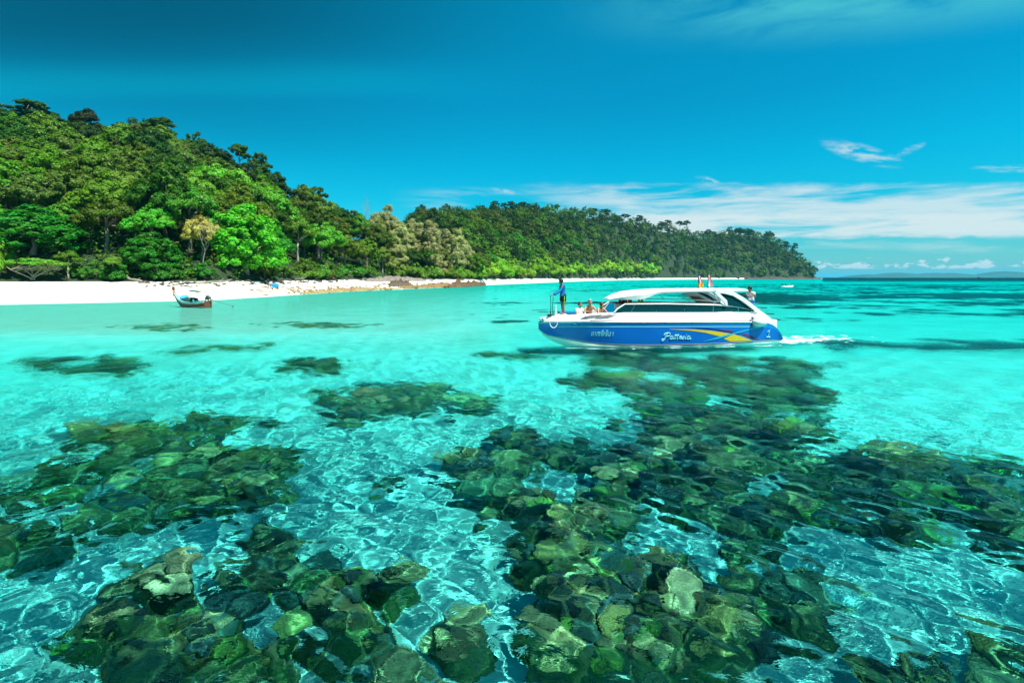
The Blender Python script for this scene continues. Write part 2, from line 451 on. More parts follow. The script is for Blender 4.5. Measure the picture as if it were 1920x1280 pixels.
def terrain(px, Y):
    yw = ip(px, YW); yb = yw + ip(px, YB); t = Y - yw
    X = (px - 960) / F * Y
    zb = np.clip(HC - (ip(px, PV) - HY) * yb / F, 1.2, 3.1)
    # under water
    dmax = 2.6 + 0.35 * (fbm(X * 0.05, Y * 0.05, 3) - 0.5) * 2 + 9.0 * smooth(Y, 330, 900) * smooth(px, 1350, 1560) + 3.2 * smooth(Y, 150, 420) * smooth(px, 1250, 1500)
    slope = ip(px, SL)
    d = np.maximum(-t, 0) * slope
    d = d + (5.0 - d) * (1 - smooth(Y, 13 + 11 * smooth(px, 900, 1100), 36 + 26 * smooth(px, 900, 1100))) * np.clip(-t / 12, 0, 1)
    zu = -dmax * (1 - np.exp(-d / dmax))
    zu += (0.10 * (fbm(X * 0.35, Y * 0.35, 9) - 0.5) + 0.05 * (fbm(X * 1.4, Y * 1.4, 19) - 0.5)) * np.clip(d / 0.6, 0, 1)
    # beach
    s = np.clip(t / (yb - yw), 0, 1)
    zl = zb * (0.55 * s + 0.45 * s * s * (3 - 2 * s)) + 0.10 * (fbm(X * .4, Y * .4, 5) - .5) * s
    # hills
    def hill(S, YR, th):
        yr = ip(px, YR); top = HC + (HY - ip(px, S)) / F * yr - th; hr = np.maximum(top - zb, 0.0)
        r = np.clip((Y - yb) / np.maximum(yr - yb, 1), 0, 1)
        up = r ** 0.85 * (1 + 0.0 * r)
        dn = 1 - smooth(Y, yr, yr + 110)
        return hr * up * dn * np.clip((Y - yb) / 4, 0, 1)
    land = np.where(t > 0, 1.0, 0.0)
    h = np.maximum(hill(S1, YR1, TREE1) * (px < 912), hill(S2, YR2, TREE2) * (px > 560))
    zu = np.where(t > 0, -dmax, zu); yrm = np.maximum(ip(px, YR1) * (px < 912), ip(px, YR2) * (px > 560))
    return np.where((t > 0) & (px < 1543) & (Y < np.maximum(yrm, yb + 20) + 190), zl + h + 0.8 * (fbm(X * .08, Y * .08, 7) - .5) * np.clip((Y - yb) / 20, 0, 1), zu)


def tz(X, Y):
    X = np.atleast_1d(np.asarray(X, float)); Y = np.atleast_1d(np.asarray(Y, float))
    return terrain(960 + X / Y * F, Y)


pxs = np.concatenate([np.arange(-2600, -120, 60), np.arange(-120, 1600, 5.5), np.arange(1600, 4200, 60)])
ywc = np.minimum(ip(pxs, YW), 1100.0); bwc = ip(pxs, YB); yrc = np.maximum(np.where(pxs < 912, ip(pxs, YR1), 0), np.where(pxs > 560, ip(pxs, YR2), 0))
yrc = np.maximum(yrc, ywc + bwc + 20)
tA = np.linspace(0, 1, 170); tB = np.linspace(0, 1, 15)[1:]; tC = np.linspace(0, 1, 70)[1:]; tD = np.linspace(0, 1, 16)[1:]
Yrow = [0.7 * (ywc / 0.7) ** t_ if False else np.where(t_ < .6, 0.7 * (45 / 0.7) ** (t_ / .6), 45 * (ywc / 45) ** ((t_ - .6) / .4)) for t_ in tA]
nA = len(Yrow)
Yrow += [ywc + bwc * t_ for t_ in tB]; nB = len(Yrow)
Yrow += [ywc + bwc + (yrc - ywc - bwc) * t_ for t_ in tC]
Yrow += [yrc + 200 * t_ / .6 if t_ <= .6 else (yrc + 200) * (26000 / (yrc + 200)) ** ((t_ - .6) / .4) for t_ in tD]
Yg = np.array(Yrow); PXg = np.broadcast_to(pxs, Yg.shape)
Zg = terrain(PXg, Yg)
v = np.stack([(PXg - 960) / F * Yg, Yg, Zg], -1)
nr, nc = v.shape[:2]
fc = grid_faces(nr, nc); vf = v.reshape(-1, 3)
rowi = np.repeat(np.arange(nr - 1), nc - 1)
cls = np.where(rowi < nA - 1, 0, np.where(rowi < nB - 1, 1, 2))
pxf = np.tile(pxs[:-1], nr - 1); cls[(pxf > 1536) & (cls > 0)] = 0


def sub_mesh(name, mask, mat):
    f = fc[mask]; u, inv = np.unique(f.ravel(), return_inverse=True)
    me = new_mesh(name, vf[u], inv.reshape(f.shape)); return obj(name, me, mat)


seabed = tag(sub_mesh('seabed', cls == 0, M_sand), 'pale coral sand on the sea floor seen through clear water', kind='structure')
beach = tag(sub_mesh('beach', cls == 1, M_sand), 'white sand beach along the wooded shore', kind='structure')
hill = tag(sub_mesh('hill', cls == 2, M_ground), 'dark forest floor of the wooded island', kind='structure')
for o in (seabed, beach): o.cycles.is_caustics_receiver = True

# ================================================================== water
wr = np.random.default_rng(11)
WAVES = []
for i in range(76):
    lam = 0.18 * (3.0 / 0.18) ** wr.random(); th = wr.normal(0.5, 0.85) + (PI if wr.random() < .25 else 0)
    WAVES.append((lam, th, wr.random() * 6.283, 0.0061 * lam * math.exp(-math.log(lam / 0.45) ** 2 / (2 * 0.8 ** 2)) * (0.6 + 0.8 * wr.random())))


def waves(x, y, r=None):
    x = np.asarray(x, float); y = np.asarray(y, float)
    if r is None: r = np.hypot(x, y)
    z = np.zeros_like(x)
    for lam, th, ph, a in WAVES:
        k = 2 * PI / lam; att = np.clip((lam / (0.0046 * r * np.where(r > 24, 1.8, 1.0) + 0.004) - 2.5) / 3.0, 0, 1)
        z += a * att * np.sin(k * (x * math.cos(th) + y * math.sin(th)) + ph)
    patch = 0.55 + 0.9 * fbm(x * 0.16, y * 0.16, 31, 2)
    return z * patch * 0.9


Aw = np.radians(np.concatenate([np.arange(-80, -52, 1.0), np.arange(-52, 52.01, 0.165), np.arange(53, 80.1, 1.0)]))
Rw = np.concatenate([np.geomspace(0.8, 2.5, 20), np.exp(np.arange(math.log(2.6), math.log(24), 0.0046)), np.exp(np.arange(math.log(24.1), math.log(75), 0.0085)), np.geomspace(76, 25000, 70)])
r_, a_ = np.meshgrid(Rw, Aw, indexing='ij'); xw = r_ * np.sin(a_); yw_ = r_ * np.cos(a_)
vw = np.stack([xw, yw_, waves(xw, yw_, r_)], -1)
WZMAX = float(vw[..., 2].max())
me = new_mesh('water', vw.reshape(-1, 3), grid_faces(*r_.shape))
del vw


def water_material():
    m = bpy.data.materials.new('sea_water'); m.use_nodes = True; t = m.node_tree; q = NG(t); t.nodes.clear()
    rf = q.n('ShaderNodeBsdfRefraction'); rf.inputs['IOR'].default_value = 1.333; rf.inputs['Roughness'].default_value = 0.0; rf.inputs[0].default_value = (0.97, 1, 1, 1)
    gl = q.n('ShaderNodeBsdfGlossy'); gl.inputs['Roughness'].default_value = 0.03
    geo = q.n('ShaderNodeNewGeometry'); P = geo.outputs['Position']
    mp = q.n('ShaderNodeMapping'); mp.inputs['Rotation'].default_value = (0, 0, 0.5); mp.inputs['Scale'].default_value = (1.0, 1.6, 1.0); t.links.new(P, mp.inputs[0])
    na = q.noise(mp.outputs[0], 4.0, 3, 0.6, 0.4); nb = q.noise(mp.outputs[0], 0.9, 3, 0.5, 0.3); nc_ = q.noise(mp.outputs[0], 0.12, 3, 0.5, 0.3)
    # long wavelengths only matter far out, where the mesh itself carries none
    ln = q.n('ShaderNodeVectorMath', operation='LENGTH'); t.links.new(P, ln.inputs[0])
    far = q.ss(ln.outputs['Value'], 18.0, 70.0)
    far2 = q.ss(ln.outputs['Value'], 60.0, 400.0)
    h = q.m('ADD', q.m('MULTIPLY', na, q.ss(ln.outputs['Value'], 7.0, 32.0, 0.007, 0.065)), q.m('MULTIPLY', q.m('MULTIPLY', nb, 0.09), far))
    h = q.m('ADD', h, q.m('MULTIPLY', q.m('MULTIPLY', nc_, 0.7), far2))
    bp = q.n('ShaderNodeBump'); bp.inputs['Distance'].default_value = 1.0; bp.inputs['Strength'].default_value = 1.0; q.put(bp, 'Height', h)
    for s_ in (rf, gl): t.links.new(bp.outputs[0], s_.inputs['Normal'])
    fr = q.n('ShaderNodeFresnel'); fr.inputs[0].default_value = 1.333; t.links.new(bp.outputs[0], fr.inputs['Normal'])
    k = q.m('MINIMUM', q.m('MULTIPLY', fr.outputs[0], 0.5), 0.32)
    mx = q.n('ShaderNodeMixShader'); q.put(mx, 0, k); t.links.new(rf.outputs[0], mx.inputs[1]); t.links.new(gl.outputs[0], mx.inputs[2])
    o = q.n('ShaderNodeOutputMaterial'); t.links.new(mx.outputs[0], o.inputs[0])
    return m


water = tag(obj('water', me, water_material()), 'clear turquoise sea surface with small ripples', kind='structure')
water.cycles.is_caustics_caster = True


def volume_box(name, x0, x1, y0, y1, z0, z1, shader):
    b = MB(); b.box(((x0 + x1) / 2, (y0 + y1) / 2, (z0 + z1) / 2), (x1 - x0, y1 - y0, z1 - z0))
    m = bpy.data.materials.new(name); m.use_nodes = True; t = m.node_tree; t.nodes.clear(); q = NG(t)
    o = q.n('ShaderNodeOutputMaterial'); t.links.new(shader(q).outputs[0], o.inputs['Volume'])
    return b.build(name, m)


def sh_water(q):
    s = q.n('ShaderNodeVolumeAbsorption'); s.inputs[0].default_value = (0.12, 0.982, 0.983, 1); s.inputs['Density'].default_value = 0.80; return s


def sh_haze(q):
    s = q.n('ShaderNodeVolumePrincipled'); s.inputs['Color'].default_value = (0.10, 0.72, 1.0, 1); s.inputs['Density'].default_value = 0.7e-4; s.inputs['Anisotropy'].default_value = 0.0; return s


tag(volume_box('water_body', -26000, 26000, -400, 26000, -14.5, WZMAX + 0.004, sh_water), 'body of clear turquoise sea water below the surface', kind='stuff')
tag(volume_box('haze', -27000, 27000, -600, 27000, -16, 150, sh_haze), 'thin sea haze over the whole bay', kind='stuff')
# far islands on the horizon
def island(name, pts, Y, depth, label):
    xs = np.array([p[0] for p in pts]); ys = np.array([p[1] for p in pts])
    px = np.arange(xs.min(), xs.max() + .1, 2.0); top = np.maximum((HY - np.interp(px, xs, ys)) / F * Y, 0)
    t = np.linspace(0, 1, 9); P, T = np.meshgrid(px, t, indexing='ij')
    yy = Y + (T - .5) * depth; xx = (P - 960) / F * Y + 60 * np.sin(T * 7 + P * .1)
    prof = np.sin(T * PI) ** 0.8
    zz = (top[:, None] + HC) * prof * (0.9 + 0.2 * fbm(P * .15, T * 4, 3)) - 6
    f = grid_faces(*P.shape)[:, ::-1]
    me_ = new_mesh(name, np.stack([xx, yy, zz], -1).reshape(-1, 3), f)
    return tag(obj(name, me_, M_farland), label, 'island', 'far islands on the horizon')


M_farland = principled('distant_forest', (0.035, 0.07, 0.03), 0.95, 0.1, var=0.3, vscale=0.004)
island('distant_island', [(1600, 519), (1622, 514), (1640, 516), (1660, 512), (1670, 510), (1712, 513), (1728, 514), (1752, 511), (1770, 513), (1782, 511), (1800, 513), (1816, 516), (1822, 514), (1836, 518)], 7400, 1100,
       'long low blue island on the horizon behind the far dark boat')
island('distant_island', [(1850, 519), (1862, 513), (1885, 508), (1900, 511), (1925, 514), (1990, 511), (2060, 516), (2100, 519)], 7200, 1100,
       'blue peaked island cut by the right edge of the photo')

# ================================================================== trees
def rand_unit(n, r):
    d = r.normal(size=(n, 3)); return d / np.linalg.norm(d, axis=1)[:, None]


def leaf_cloud(r, centers, outn, n_per, cr, size, flat=0.75, elong=1.7, tri=False, updown=0.35, droop=0.0):
    """leaf faces round every clump centre"""
    n = len(centers) * n_per
    c = np.repeat(centers, n_per, 0); on = np.repeat(outn, n_per, 0)
    d = rand_unit(n, r); rad = r.random(n) ** 0.45
    crr = np.repeat(cr * (0.7 + 0.6 * r.random(len(centers))), n_per)
    off = d * (rad * crr)[:, None]; off[:, 2] *= flat
    p = c + off
    nn = d * 0.75 + on * 0.5 + r.normal(size=(n, 3)) * 0.38; nn[:, 2] += updown
    nn /= np.linalg.norm(nn, axis=1)[:, None]
    tdir = rand_unit(n, r); tdir[:, 2] -= droop; tdir -= nn * (tdir * nn).sum(1)[:, None]; tdir /= np.linalg.norm(tdir, axis=1)[:, None] + 1e-6
    b = np.cross(nn, tdir)
    s = size * (0.65 + 0.7 * r.random(n))[:, None]
    if tri:
        vv = np.stack([p - b * s * 0.55 - tdir * s * .5, p + b * s * 0.55 - tdir * s * .5, p + tdir * s * 0.9 * elong * .6], 1).reshape(-1, 3)
        return vv, np.arange(len(vv)).reshape(-1, 3)
    vv = np.stack([p - tdir * s * elong * .5, p + b * s * .5, p + tdir * s * elong * .5, p - b * s * .5], 1).reshape(-1, 3)
    return vv, np.arange(len(vv)).reshape(-1, 4)


def lobe_clumps(r, lobes, n, zmin=-0.35, jit=0.12):
    L = np.array(lobes, float); w = L[:, 3] * L[:, 4]; w /= w.sum()
    k = r.choice(len(L), n * 3, p=w); d = rand_unit(n * 3, r)
    ok = d[:, 2] > zmin; k = k[ok][:n]; d = d[ok][:n]
    rr = 0.86 + jit * r.normal(size=len(k))
    p = L[k, :3] + d * np.stack([L[k, 3], L[k, 3], L[k, 4]], 1) * rr[:, None]
    # drop clumps that fall deep inside another lobe
    keep = np.ones(len(p), bool)
    for q in L:
        e = ((p - q[:3]) / np.array([q[3], q[3], q[4]])); keep &= (e ** 2).sum(1) > 0.42
    return p[keep], d[keep]


def trunk_mesh(r, h, rad, targets, lean=(0, 0), name='trunk', multi=1, fork=0.55):
    b = MB()
    for mi in range(multi):
        ox, oy = (0, 0) if multi == 1 else (r.normal() * .5, r.normal() * .5)
        ex, ey = lean if multi == 1 else (r.normal() * 1.6, r.normal() * 1.2)
        hh = h * fork
        mid = (ox * .9 + ex * .35 + r.normal() * .15, oy + ey * .35 + r.normal() * .15, hh * .5); top = (ox + ex, oy + ey, hh)
        R_ = rad / math.sqrt(multi)
        b.tube([(ox * .6, oy * .6, -0.8), (ox * .7, oy * .7, 0.15 * hh), mid, top], [R_ * 1.5, R_ * 1.1, R_ * .85, R_ * .65], 7)
        tg = targets if multi == 1 else [targets[i] for i in r.choice(len(targets), min(3, len(targets)), replace=False)]
        for t_ in tg:
            m_ = [(top[i] * .5 + t_[i] * .5) + r.normal() * .35 for i in range(3)]
            b.tube([top, m_, tuple(t_)], [R_ * .6, R_ * .38, R_ * .12], 5)
    return b.mesh(name, True)


VAR = {}


def make_variant(key, seed, lobes, nclump, nper, cr, size, h, rad, bark, zmin=-0.35, flat=0.75, elong=1.7, fork=0.55, multi=1, updown=.35, droop=0., lean=(0, 0)):
    r = np.random.default_rng(seed)
    p, d = lobe_clumps(r, lobes, nclump, zmin)
    vv, ff = leaf_cloud(r, p, d, int(nper * 1.5), cr, size * .82, flat, elong, updown=updown, droop=droop)
    cm = new_mesh('crown', vv, ff, False); cm.materials.append(M_leaf)
    tm = trunk_mesh(r, h, rad, [(q[0], q[1], q[2]) for q in lobes[:7]], lean, multi=multi, fork=fork); tm.materials.append(bark)
    VAR[key] = (cm, tm)


def dome(seed, n, R_, H_, z0, lr, vr):
    r = random.Random(seed); L = []
    for i in range(n):
        a = 2 * PI * i / n * 1.0 + r.uniform(-.4, .4); k = R_ * (0.35 + 0.5 * r.random()) if i else 0
        z = z0 + H_ * (1 - (k / R_) ** 2) * r.uniform(.55, 1.0) if i else z0 + H_
        s = lr * r.uniform(.75, 1.2)
        L.append((k * math.cos(a), k * math.sin(a), z, s, s * vr * r.uniform(.85, 1.1)))
    return L


# natural size in metres, about 10 m across
make_variant('round_a', 1, dome(1, 8, 4.6, 3.6, 4.6, 2.5, .85), 150, 72, .85, .30, 9, .30, M_bark)
make_variant('round_b', 2, dome(2, 10, 4.8, 4.4, 4.4, 2.2, .9), 170, 68, .8, .30, 9, .32, M_bark)
make_variant('round_c', 3, dome(3, 7, 4.2, 3.0, 4.2, 2.7, .75), 140, 76, .9, .32, 8, .28, M_bark)
make_variant('round_d', 4, dome(4, 11, 5.0, 5.0, 4.6, 2.0, 1.0), 190, 62, .75, .28, 10, .34, M_bark)
make_variant('tall_a', 5, dome(5, 7, 3.2, 4.5, 6.5, 1.9, .75), 110, 70, .8, .30, 12, .28, M_bark_pale)
make_variant('emerge_a', 6, [(0, 0, 13.5, 2.2, 1.2), (2.2, .5, 12.2, 1.9, 1.0), (-2.1, .8, 12.0, 1.8, .9), (.6, -2.1, 11.3, 1.7, .8), (-1.2, -1.4, 10.2, 1.4, .7), (1.9, 1.7, 10.0, 1.3, .65)], 100, 62, .62, .27, 13, .26, M_bark_pale, fork=.72, zmin=-.2)
make_variant('emerge_b', 7, [(0.2, 0, 12.6, 2.6, .9), (2.8, .3, 11.6, 1.9, .7), (-2.9, .4, 11.3, 2.0, .75), (0.3, -1.9, 10.4, 1.7, .7)], 90, 66, .62, .28, 12, .26, M_bark_pale, fork=.75, zmin=-.15, lean=(.5, 0))
make_variant('umbrella', 8, [(0, 0, 4.9, 2.2, .55), (2.8, .2, 4.5, 1.8, .5), (-2.9, -.2, 4.4, 1.9, .5), (5.0, -.5, 4.1, 1.3, .4), (-4.7, -.6, 4.0, 1.3, .4), (1.0, -2.0, 4.1, 1.6, .45)], 130, 60, .6, .30, 5, .30, M_bark_pale, multi=5, fork=.55, zmin=-.1, flat=.5)
make_variant('bright', 9, dome(9, 12, 4.6, 7.6, 2.8, 2.3, 1.0) + [(3.6, -1.5, 2.0, 2.0, 1.7), (-3.6, -1.5, 2.2, 2.0, 1.7), (0.5, -3.8, 2.0, 2.1, 1.7), (-2.2, 3.0, 2.2, 2.0, 1.6), (2.6, 2.8, 2.2, 1.9, 1.6), (0, -3.2, 4.6, 2.1, 1.9), (3.0, -2.2, 5.4, 2.0, 1.8), (-3.0, -2.2, 5.2, 2.0, 1.8)], 480, 40, .62, .36, 7, .3, M_bark_pale, zmin=-.6, elong=1.4, updown=.3, flat=.95)
make_variant('casuarina_a', 10, [(0, 0, 12.5, 1.0, 1.8), (.6, .2, 10, 1.7, 2.0), (-.9, .3, 8.2, 1.9, 2.1), (.9, -.4, 6.4, 2.2, 2.0), (-.8, -.5, 4.6, 2.3, 1.9), (.7, .3, 3.2, 2.2, 1.4)], 190, 75, .65, .17, 12, .2, M_bark, elong=3.6, updown=.1, droop=.5, flat=1.1, fork=.3, zmin=-.7)
make_variant('casuarina_b', 12, [(0.5, 0, 11.0, .9, 1.6), (-.2, .2, 9.2, 1.5, 1.8), (1.3, .3, 7.8, 1.6, 1.7), (-1.4, -.2, 6.6, 1.8, 1.8), (.8, -.5, 4.9, 2.2, 1.8), (-.7, .3, 3.2, 2.4, 1.4)], 190, 72, .62, .17, 11, .2, M_bark, elong=3.6, updown=.1, droop=.5, flat=1.1, fork=.3, zmin=-.7)
make_variant('shrub', 13, [(0, 0, 1.5, 1.9, 1.3), (1.7, .3, 1.1, 1.5, 1.0), (-1.7, -.2, 1.2, 1.5, 1.1), (.3, -1.1, .9, 1.4, .9)], 90, 66, .5, .24, 2, .1, M_bark, zmin=-.6, updown=.5)
make_variant('shrub_b', 14, [(0, 0, 1.9, 1.5, 1.7), (1.2, .5, 1.3, 1.3, 1.2), (-1.3, .4, 1.1, 1.3, 1.1), (-2.2, -.6, .8, .9, .7), (2.2, -.2, .8, 1.0, .7)], 85, 62, .45, .22, 2, .1, M_bark, zmin=-.6, updown=.5)


def bare_mesh(seed, spread=1.0):
    r = random.Random(seed); b = MB()
    def br(p, d, l, rad, dep):
        q = p + d * l * .5 + Vector((r.uniform(-.1, .1), r.uniform(-.1, .1), 0)) * l
        e = q + (d + Vector((r.uniform(-.3, .3), r.uniform(-.3, .3), r.uniform(0, .2)))).normalized() * l * .5
        b.tube([p, q, e], [rad, rad * .8, rad * .6], 5 if dep < 3 else 3, cap=False)
        if dep < 6:
            for k in range(3 if dep < 2 else 2):
                nd = (d + Vector((r.uniform(-1, 1), r.uniform(-1, 1), r.uniform(-.1, .7))) * .75 * spread).normalized()
                br(e, nd, l * r.uniform(.62, .8), rad * .6, dep + 1)
    br(Vector((0, 0, -.5)), Vector((0, 0, 1)), 3.6, .2, 0)
    return b.mesh('branches', True)


bare = bare_mesh(5, 1.1); bare.materials.append(M_bark_pale)
VAR['bare'] = (bare, None)


def tree(key, X, Y, scale, color, label, name='broadleaf_tree', cat='tree', group=None, rz=None, z=None, sink=0.0, parts=True):
    if z is None: z = float(tz(X, Y)[0]) - sink
    t = empty(name, (X, Y, z), rng.random() * 6.28 if rz is None else rz)
    s = scale if isinstance(scale, (tuple, list)) else (scale, scale, scale)
    t.scale = s
    tag(t, label, cat, group)
    cm, tm = VAR[key]
    c = obj('crown' if key != 'bare' else 'branches', cm, None, t); c.color = (*color, 1)
    if tm is not None:
        q = obj('trunk' if 'shrub' not in key else 'stem', tm, None, t)
    return t


def at(px, Y): return ((px - 960) / F * Y, Y)


G_dark = (0.038, 0.105, 0.008); G_mid = (0.082, 0.20, 0.011); G_lite = (0.11, 0.36, 0.022); G_olive = (0.12, 0.20, 0.022)
G_bright = (0.085, 0.42, 0.016); G_emer = (0.028, 0.22, 0.014); G_yel = (0.42, 0.40, 0.08); G_cas = (0.36, 0.38, 0.15); G_scrub = (0.22, 0.46, 0.025); G_deep = (0.024, 0.072, 0.010); G_brown = (0.13, 0.16, 0.025)

# ---- distinctive trees
P_taken = []


def special(key, px, dY, width_px, top_py, color, label, name='broadleaf_tree', cat='tree', group=None, rz=None, basew=10.0, baseh=11.0, tall=None):
    yb = float(ip(px, YW) + ip(px, YB)); Y = yb + dY; X = (px - 960) / F * Y
    z = float(tz(X, Y)[0]); w = width_px / F * Y; h = (HC + (HY - top_py) / F * Y) - z
    sx = w / basew; sz = max(h, 1.0) / baseh
    P_taken.append((X, Y, w * .42))
    return tree(key, X, Y, (sx, sx * .9, sz), color, label, name, cat, group, rz)


special('bright', 462, 3.5, 165, 375, G_bright, 'big vivid green round-crowned tree, brightest on the beach, above the blue cooler', rz=0.0, basew=11.8, baseh=13.0)
special('bright', 62, 6.5, 190, 384, G_emer, 'broad deep emerald tree behind the low umbrella-shaped tree at the left', basew=11.8, baseh=12.4)
special('umbrella', 60, 0.8, 118, 484, (0.10, 0.30, 0.02), 'low flat umbrella-shaped tree with several pale leaning trunks on the sand', basew=12, baseh=5.6, rz=0.1)
special('bright', 286, 3.0, 118, 436, (0.035, 0.21, 0.014), 'rounded emerald tree with forked pale trunks right above the longtail boat', basew=11.8, baseh=12.2)
special('umbrella', 215, 1.5, 80, 482, (0.11, 0.27, 0.02), 'small flat-topped pale green tree leaning left beside the emerald tree', basew=12, baseh=5.6, rz=2.0)
special('shrub', 0, 2.0, 60, 446, (0.13, 0.31, 0.02), 'yellow-green bush cut by the left edge of the photo', basew=6.4, baseh=3.2, name='shrub', cat='bush')
special('bare', 262, 15.0, 66, 386, (1, 1, 1), 'leafless grey tree with fine pale branches on the lower slope', name='bare_tree', basew=9.5, baseh=10.5)
special('round_c', 378, 7.0, 76, 403, G_yel, 'yellowish brown withering tree left of the vivid green tree', basew=11, baseh=9.4)
special('bare', 380, 5.5, 60, 412, (1, 1, 1), 'bare brown branches rising among the yellowish withering leaves', name='bare_tree', basew=9.5, baseh=10.5)
special('round_b', 120, 12, 80, 380, G_lite, 'light green tree up behind the broad emerald tree', basew=11, baseh=11)
special('tall_a', 128, 1.5, 50, 470, G_mid, 'slim beach tree with a straight reddish trunk left of the longtail boat', basew=8, baseh=13)
special('emerge_a', 62, 96, 78, 188, G_dark, 'tallest dark tree on the left ridge, standing above its neighbours', basew=7.5, baseh=15)
special('emerge_a', 300, 92, 62, 220, G_dark, 'dark flat-topped tree standing over a dip at the middle of the ridge', basew=7.5, baseh=15)
special('round_d', 372, 90, 80, 246, G_dark, 'wide dark tree on the skyline just right of the dip in the ridge', basew=11, baseh=11.5)
special('emerge_b', 448, 86, 50, 270, G_dark, 'dark layered tree on the descending skyline above the vivid green tree', basew=8.6, baseh=13.8)
special('emerge_a', 487, 84, 44, 286, G_dark, 'small dark crown at the edge where the skyline drops steeply', basew=7.5, baseh=15)
special('emerge_b', 12, 96, 60, 205, G_dark, 'dark tree on the ridge cut by the left edge of the photo', basew=8.6, baseh=13.8)
special('tall_a', 58, 42, 62, 262, G_dark, 'tall tree with a long pale trunk visible in the dark of the slope', basew=8, baseh=13)
special('emerge_a', 592, 74, 44, 349, G_dark, 'dark tree jutting above the lower right part of the near ridge', basew=7.5, baseh=15)
special('bare', 682, 40, 26, 372, (1, 1, 1), 'small bare snag poking up beside the grey-green casuarinas', name='bare_tree', basew=9.5, baseh=10.5)
special('shrub_b', 619, 1.5, 22, 502, (0.42, 0.10, 0.05), 'small shrub of dead reddish brown leaves behind the rocks', name='shrub', cat='bush', basew=5.6, baseh=3.6)
special('shrub', 655, 3.0, 62, 494, (0.06, 0.24, 0.02), 'spreading green bush right of the red-brown dead shrub', name='shrub', cat='bush', basew=6.4, baseh=3.2)
special('shrub', 575, 2.0, 55, 497, (0.12, 0.27, 0.02), 'yellow-green bush between the vivid green tree and the dead shrub', name='shrub', cat='bush', basew=6.4, baseh=3.2)
special('shrub', 735, 6.0, 66, 478, (0.20, 0.27, 0.05), 'pale yellowish bush above the left end of the dark ledges', name='shrub', cat='bush', basew=6.4, baseh=3.2)
# casuarinas above the rocky point
CAS = [(700, 24, 40, 392), (727, 30, 44, 386), (752, 20, 44, 408), (786, 18, 46, 420), (770, 44, 40, 404), (808, 9, 50, 416), (835, 14, 44, 424), (858, 5, 44, 430), (872, 8, 34, 442), (742, 8, 46, 446), (820, 3, 36, 470)]
for i, (px, d_, w, tp) in enumerate(CAS):
    where = 'in the upper back row of the grove' if tp < 410 else ('at the right end of the grove by the point' if px > 850 else 'in the front of the grove above the rock ledges')
    c = tuple(np.array(G_cas) * (0.85 + 0.3 * rng.random()) * np.array([1, 0.97 + .1 * rng.random(), 1]))
    special('casuarina_a' if i % 2 else 'casuarina_b', px, d_, w, tp, c, 'feathery grey-olive casuarina ' + where, name='casuarina_tree', group='casuarinas ' + where, basew=5.6, baseh=13.8)

# ---- the rest of the near hill
KEYS = ['round_a', 'round_b', 'round_c', 'round_d', 'tall_a']
cand = []
S_ = 7.9
for j, yy in enumerate(np.arange(66, 245, S_ * .866)):
    for xx in np.arange(-270, 10, S_):
        x = xx + (j % 2) * S_ * .5 + rng.normal() * 1.1; y = yy + rng.normal() * 1.1
        px = 960 + x / y * F
        if px < -95 or px > 900: continue
        yb = float(ip(px, YW) + ip(px, YB)); yr = float(ip(px, YR1))
        if y < yb + 2.2 or y > yr + 3: continue
        cand.append((x, y, px, yb, yr))
cand.sort(key=lambda c: c[1])
near_tree_count = 0
ZONE = lambda f: 'behind the beach' if f < .12 else 'low on the hill' if f < .38 else 'halfway up the hill' if f < .7 else 'near the hilltop'
SIDE = lambda px: 'at the far left' if px < 150 else 'left of the longtail boat' if px < 290 else 'above the longtail boat' if px < 400 else 'by the vivid green tree' if px < 580 else 'left of the casuarinas' if px < 720 else 'around the casuarinas'
for (x, y, px, yb, yr) in cand:
    skip = False
    for (ax, ay, ar) in P_taken:
        if (x - ax) ** 2 + ((y - ay) * 1.0) ** 2 < (ar * .85) ** 2: skip = True; break
    if skip: continue
    f = (y - yb) / max(yr - yb, 1)
    u = rng.random()
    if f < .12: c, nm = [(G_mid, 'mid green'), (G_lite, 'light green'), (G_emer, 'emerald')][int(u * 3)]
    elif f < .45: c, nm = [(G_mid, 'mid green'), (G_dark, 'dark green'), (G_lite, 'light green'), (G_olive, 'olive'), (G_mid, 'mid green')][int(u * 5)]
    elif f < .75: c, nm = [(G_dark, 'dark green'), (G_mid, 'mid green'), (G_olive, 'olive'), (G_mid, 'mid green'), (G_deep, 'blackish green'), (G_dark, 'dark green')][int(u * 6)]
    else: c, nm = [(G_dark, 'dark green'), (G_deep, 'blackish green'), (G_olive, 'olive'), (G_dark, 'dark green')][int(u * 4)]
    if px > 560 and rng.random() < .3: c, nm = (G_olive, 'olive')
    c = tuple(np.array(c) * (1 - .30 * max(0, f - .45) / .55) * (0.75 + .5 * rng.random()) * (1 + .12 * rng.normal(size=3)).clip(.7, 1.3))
    k = KEYS[int(rng.random() * 5)]
    s = (0.90 + .45 * rng.random()) * (0.95 if f > .1 else .85)
    if f > .8 and rng.random() < .35: k = 'emerge_a' if rng.random() < .5 else 'emerge_b'; s *= .72
    if px > 620: s *= .85
    shp_ = dict(round_a='rounded', round_b='broad', round_c='spreading', round_d='lumpy', tall_a='slender', emerge_a='layered', emerge_b='flat-topped')[k]
    lab = f'{shp_} {nm} tree {ZONE(f)}, {SIDE(px)}'
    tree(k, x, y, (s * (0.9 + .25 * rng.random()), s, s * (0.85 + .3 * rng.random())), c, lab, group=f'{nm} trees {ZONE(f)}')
    near_tree_count += 1
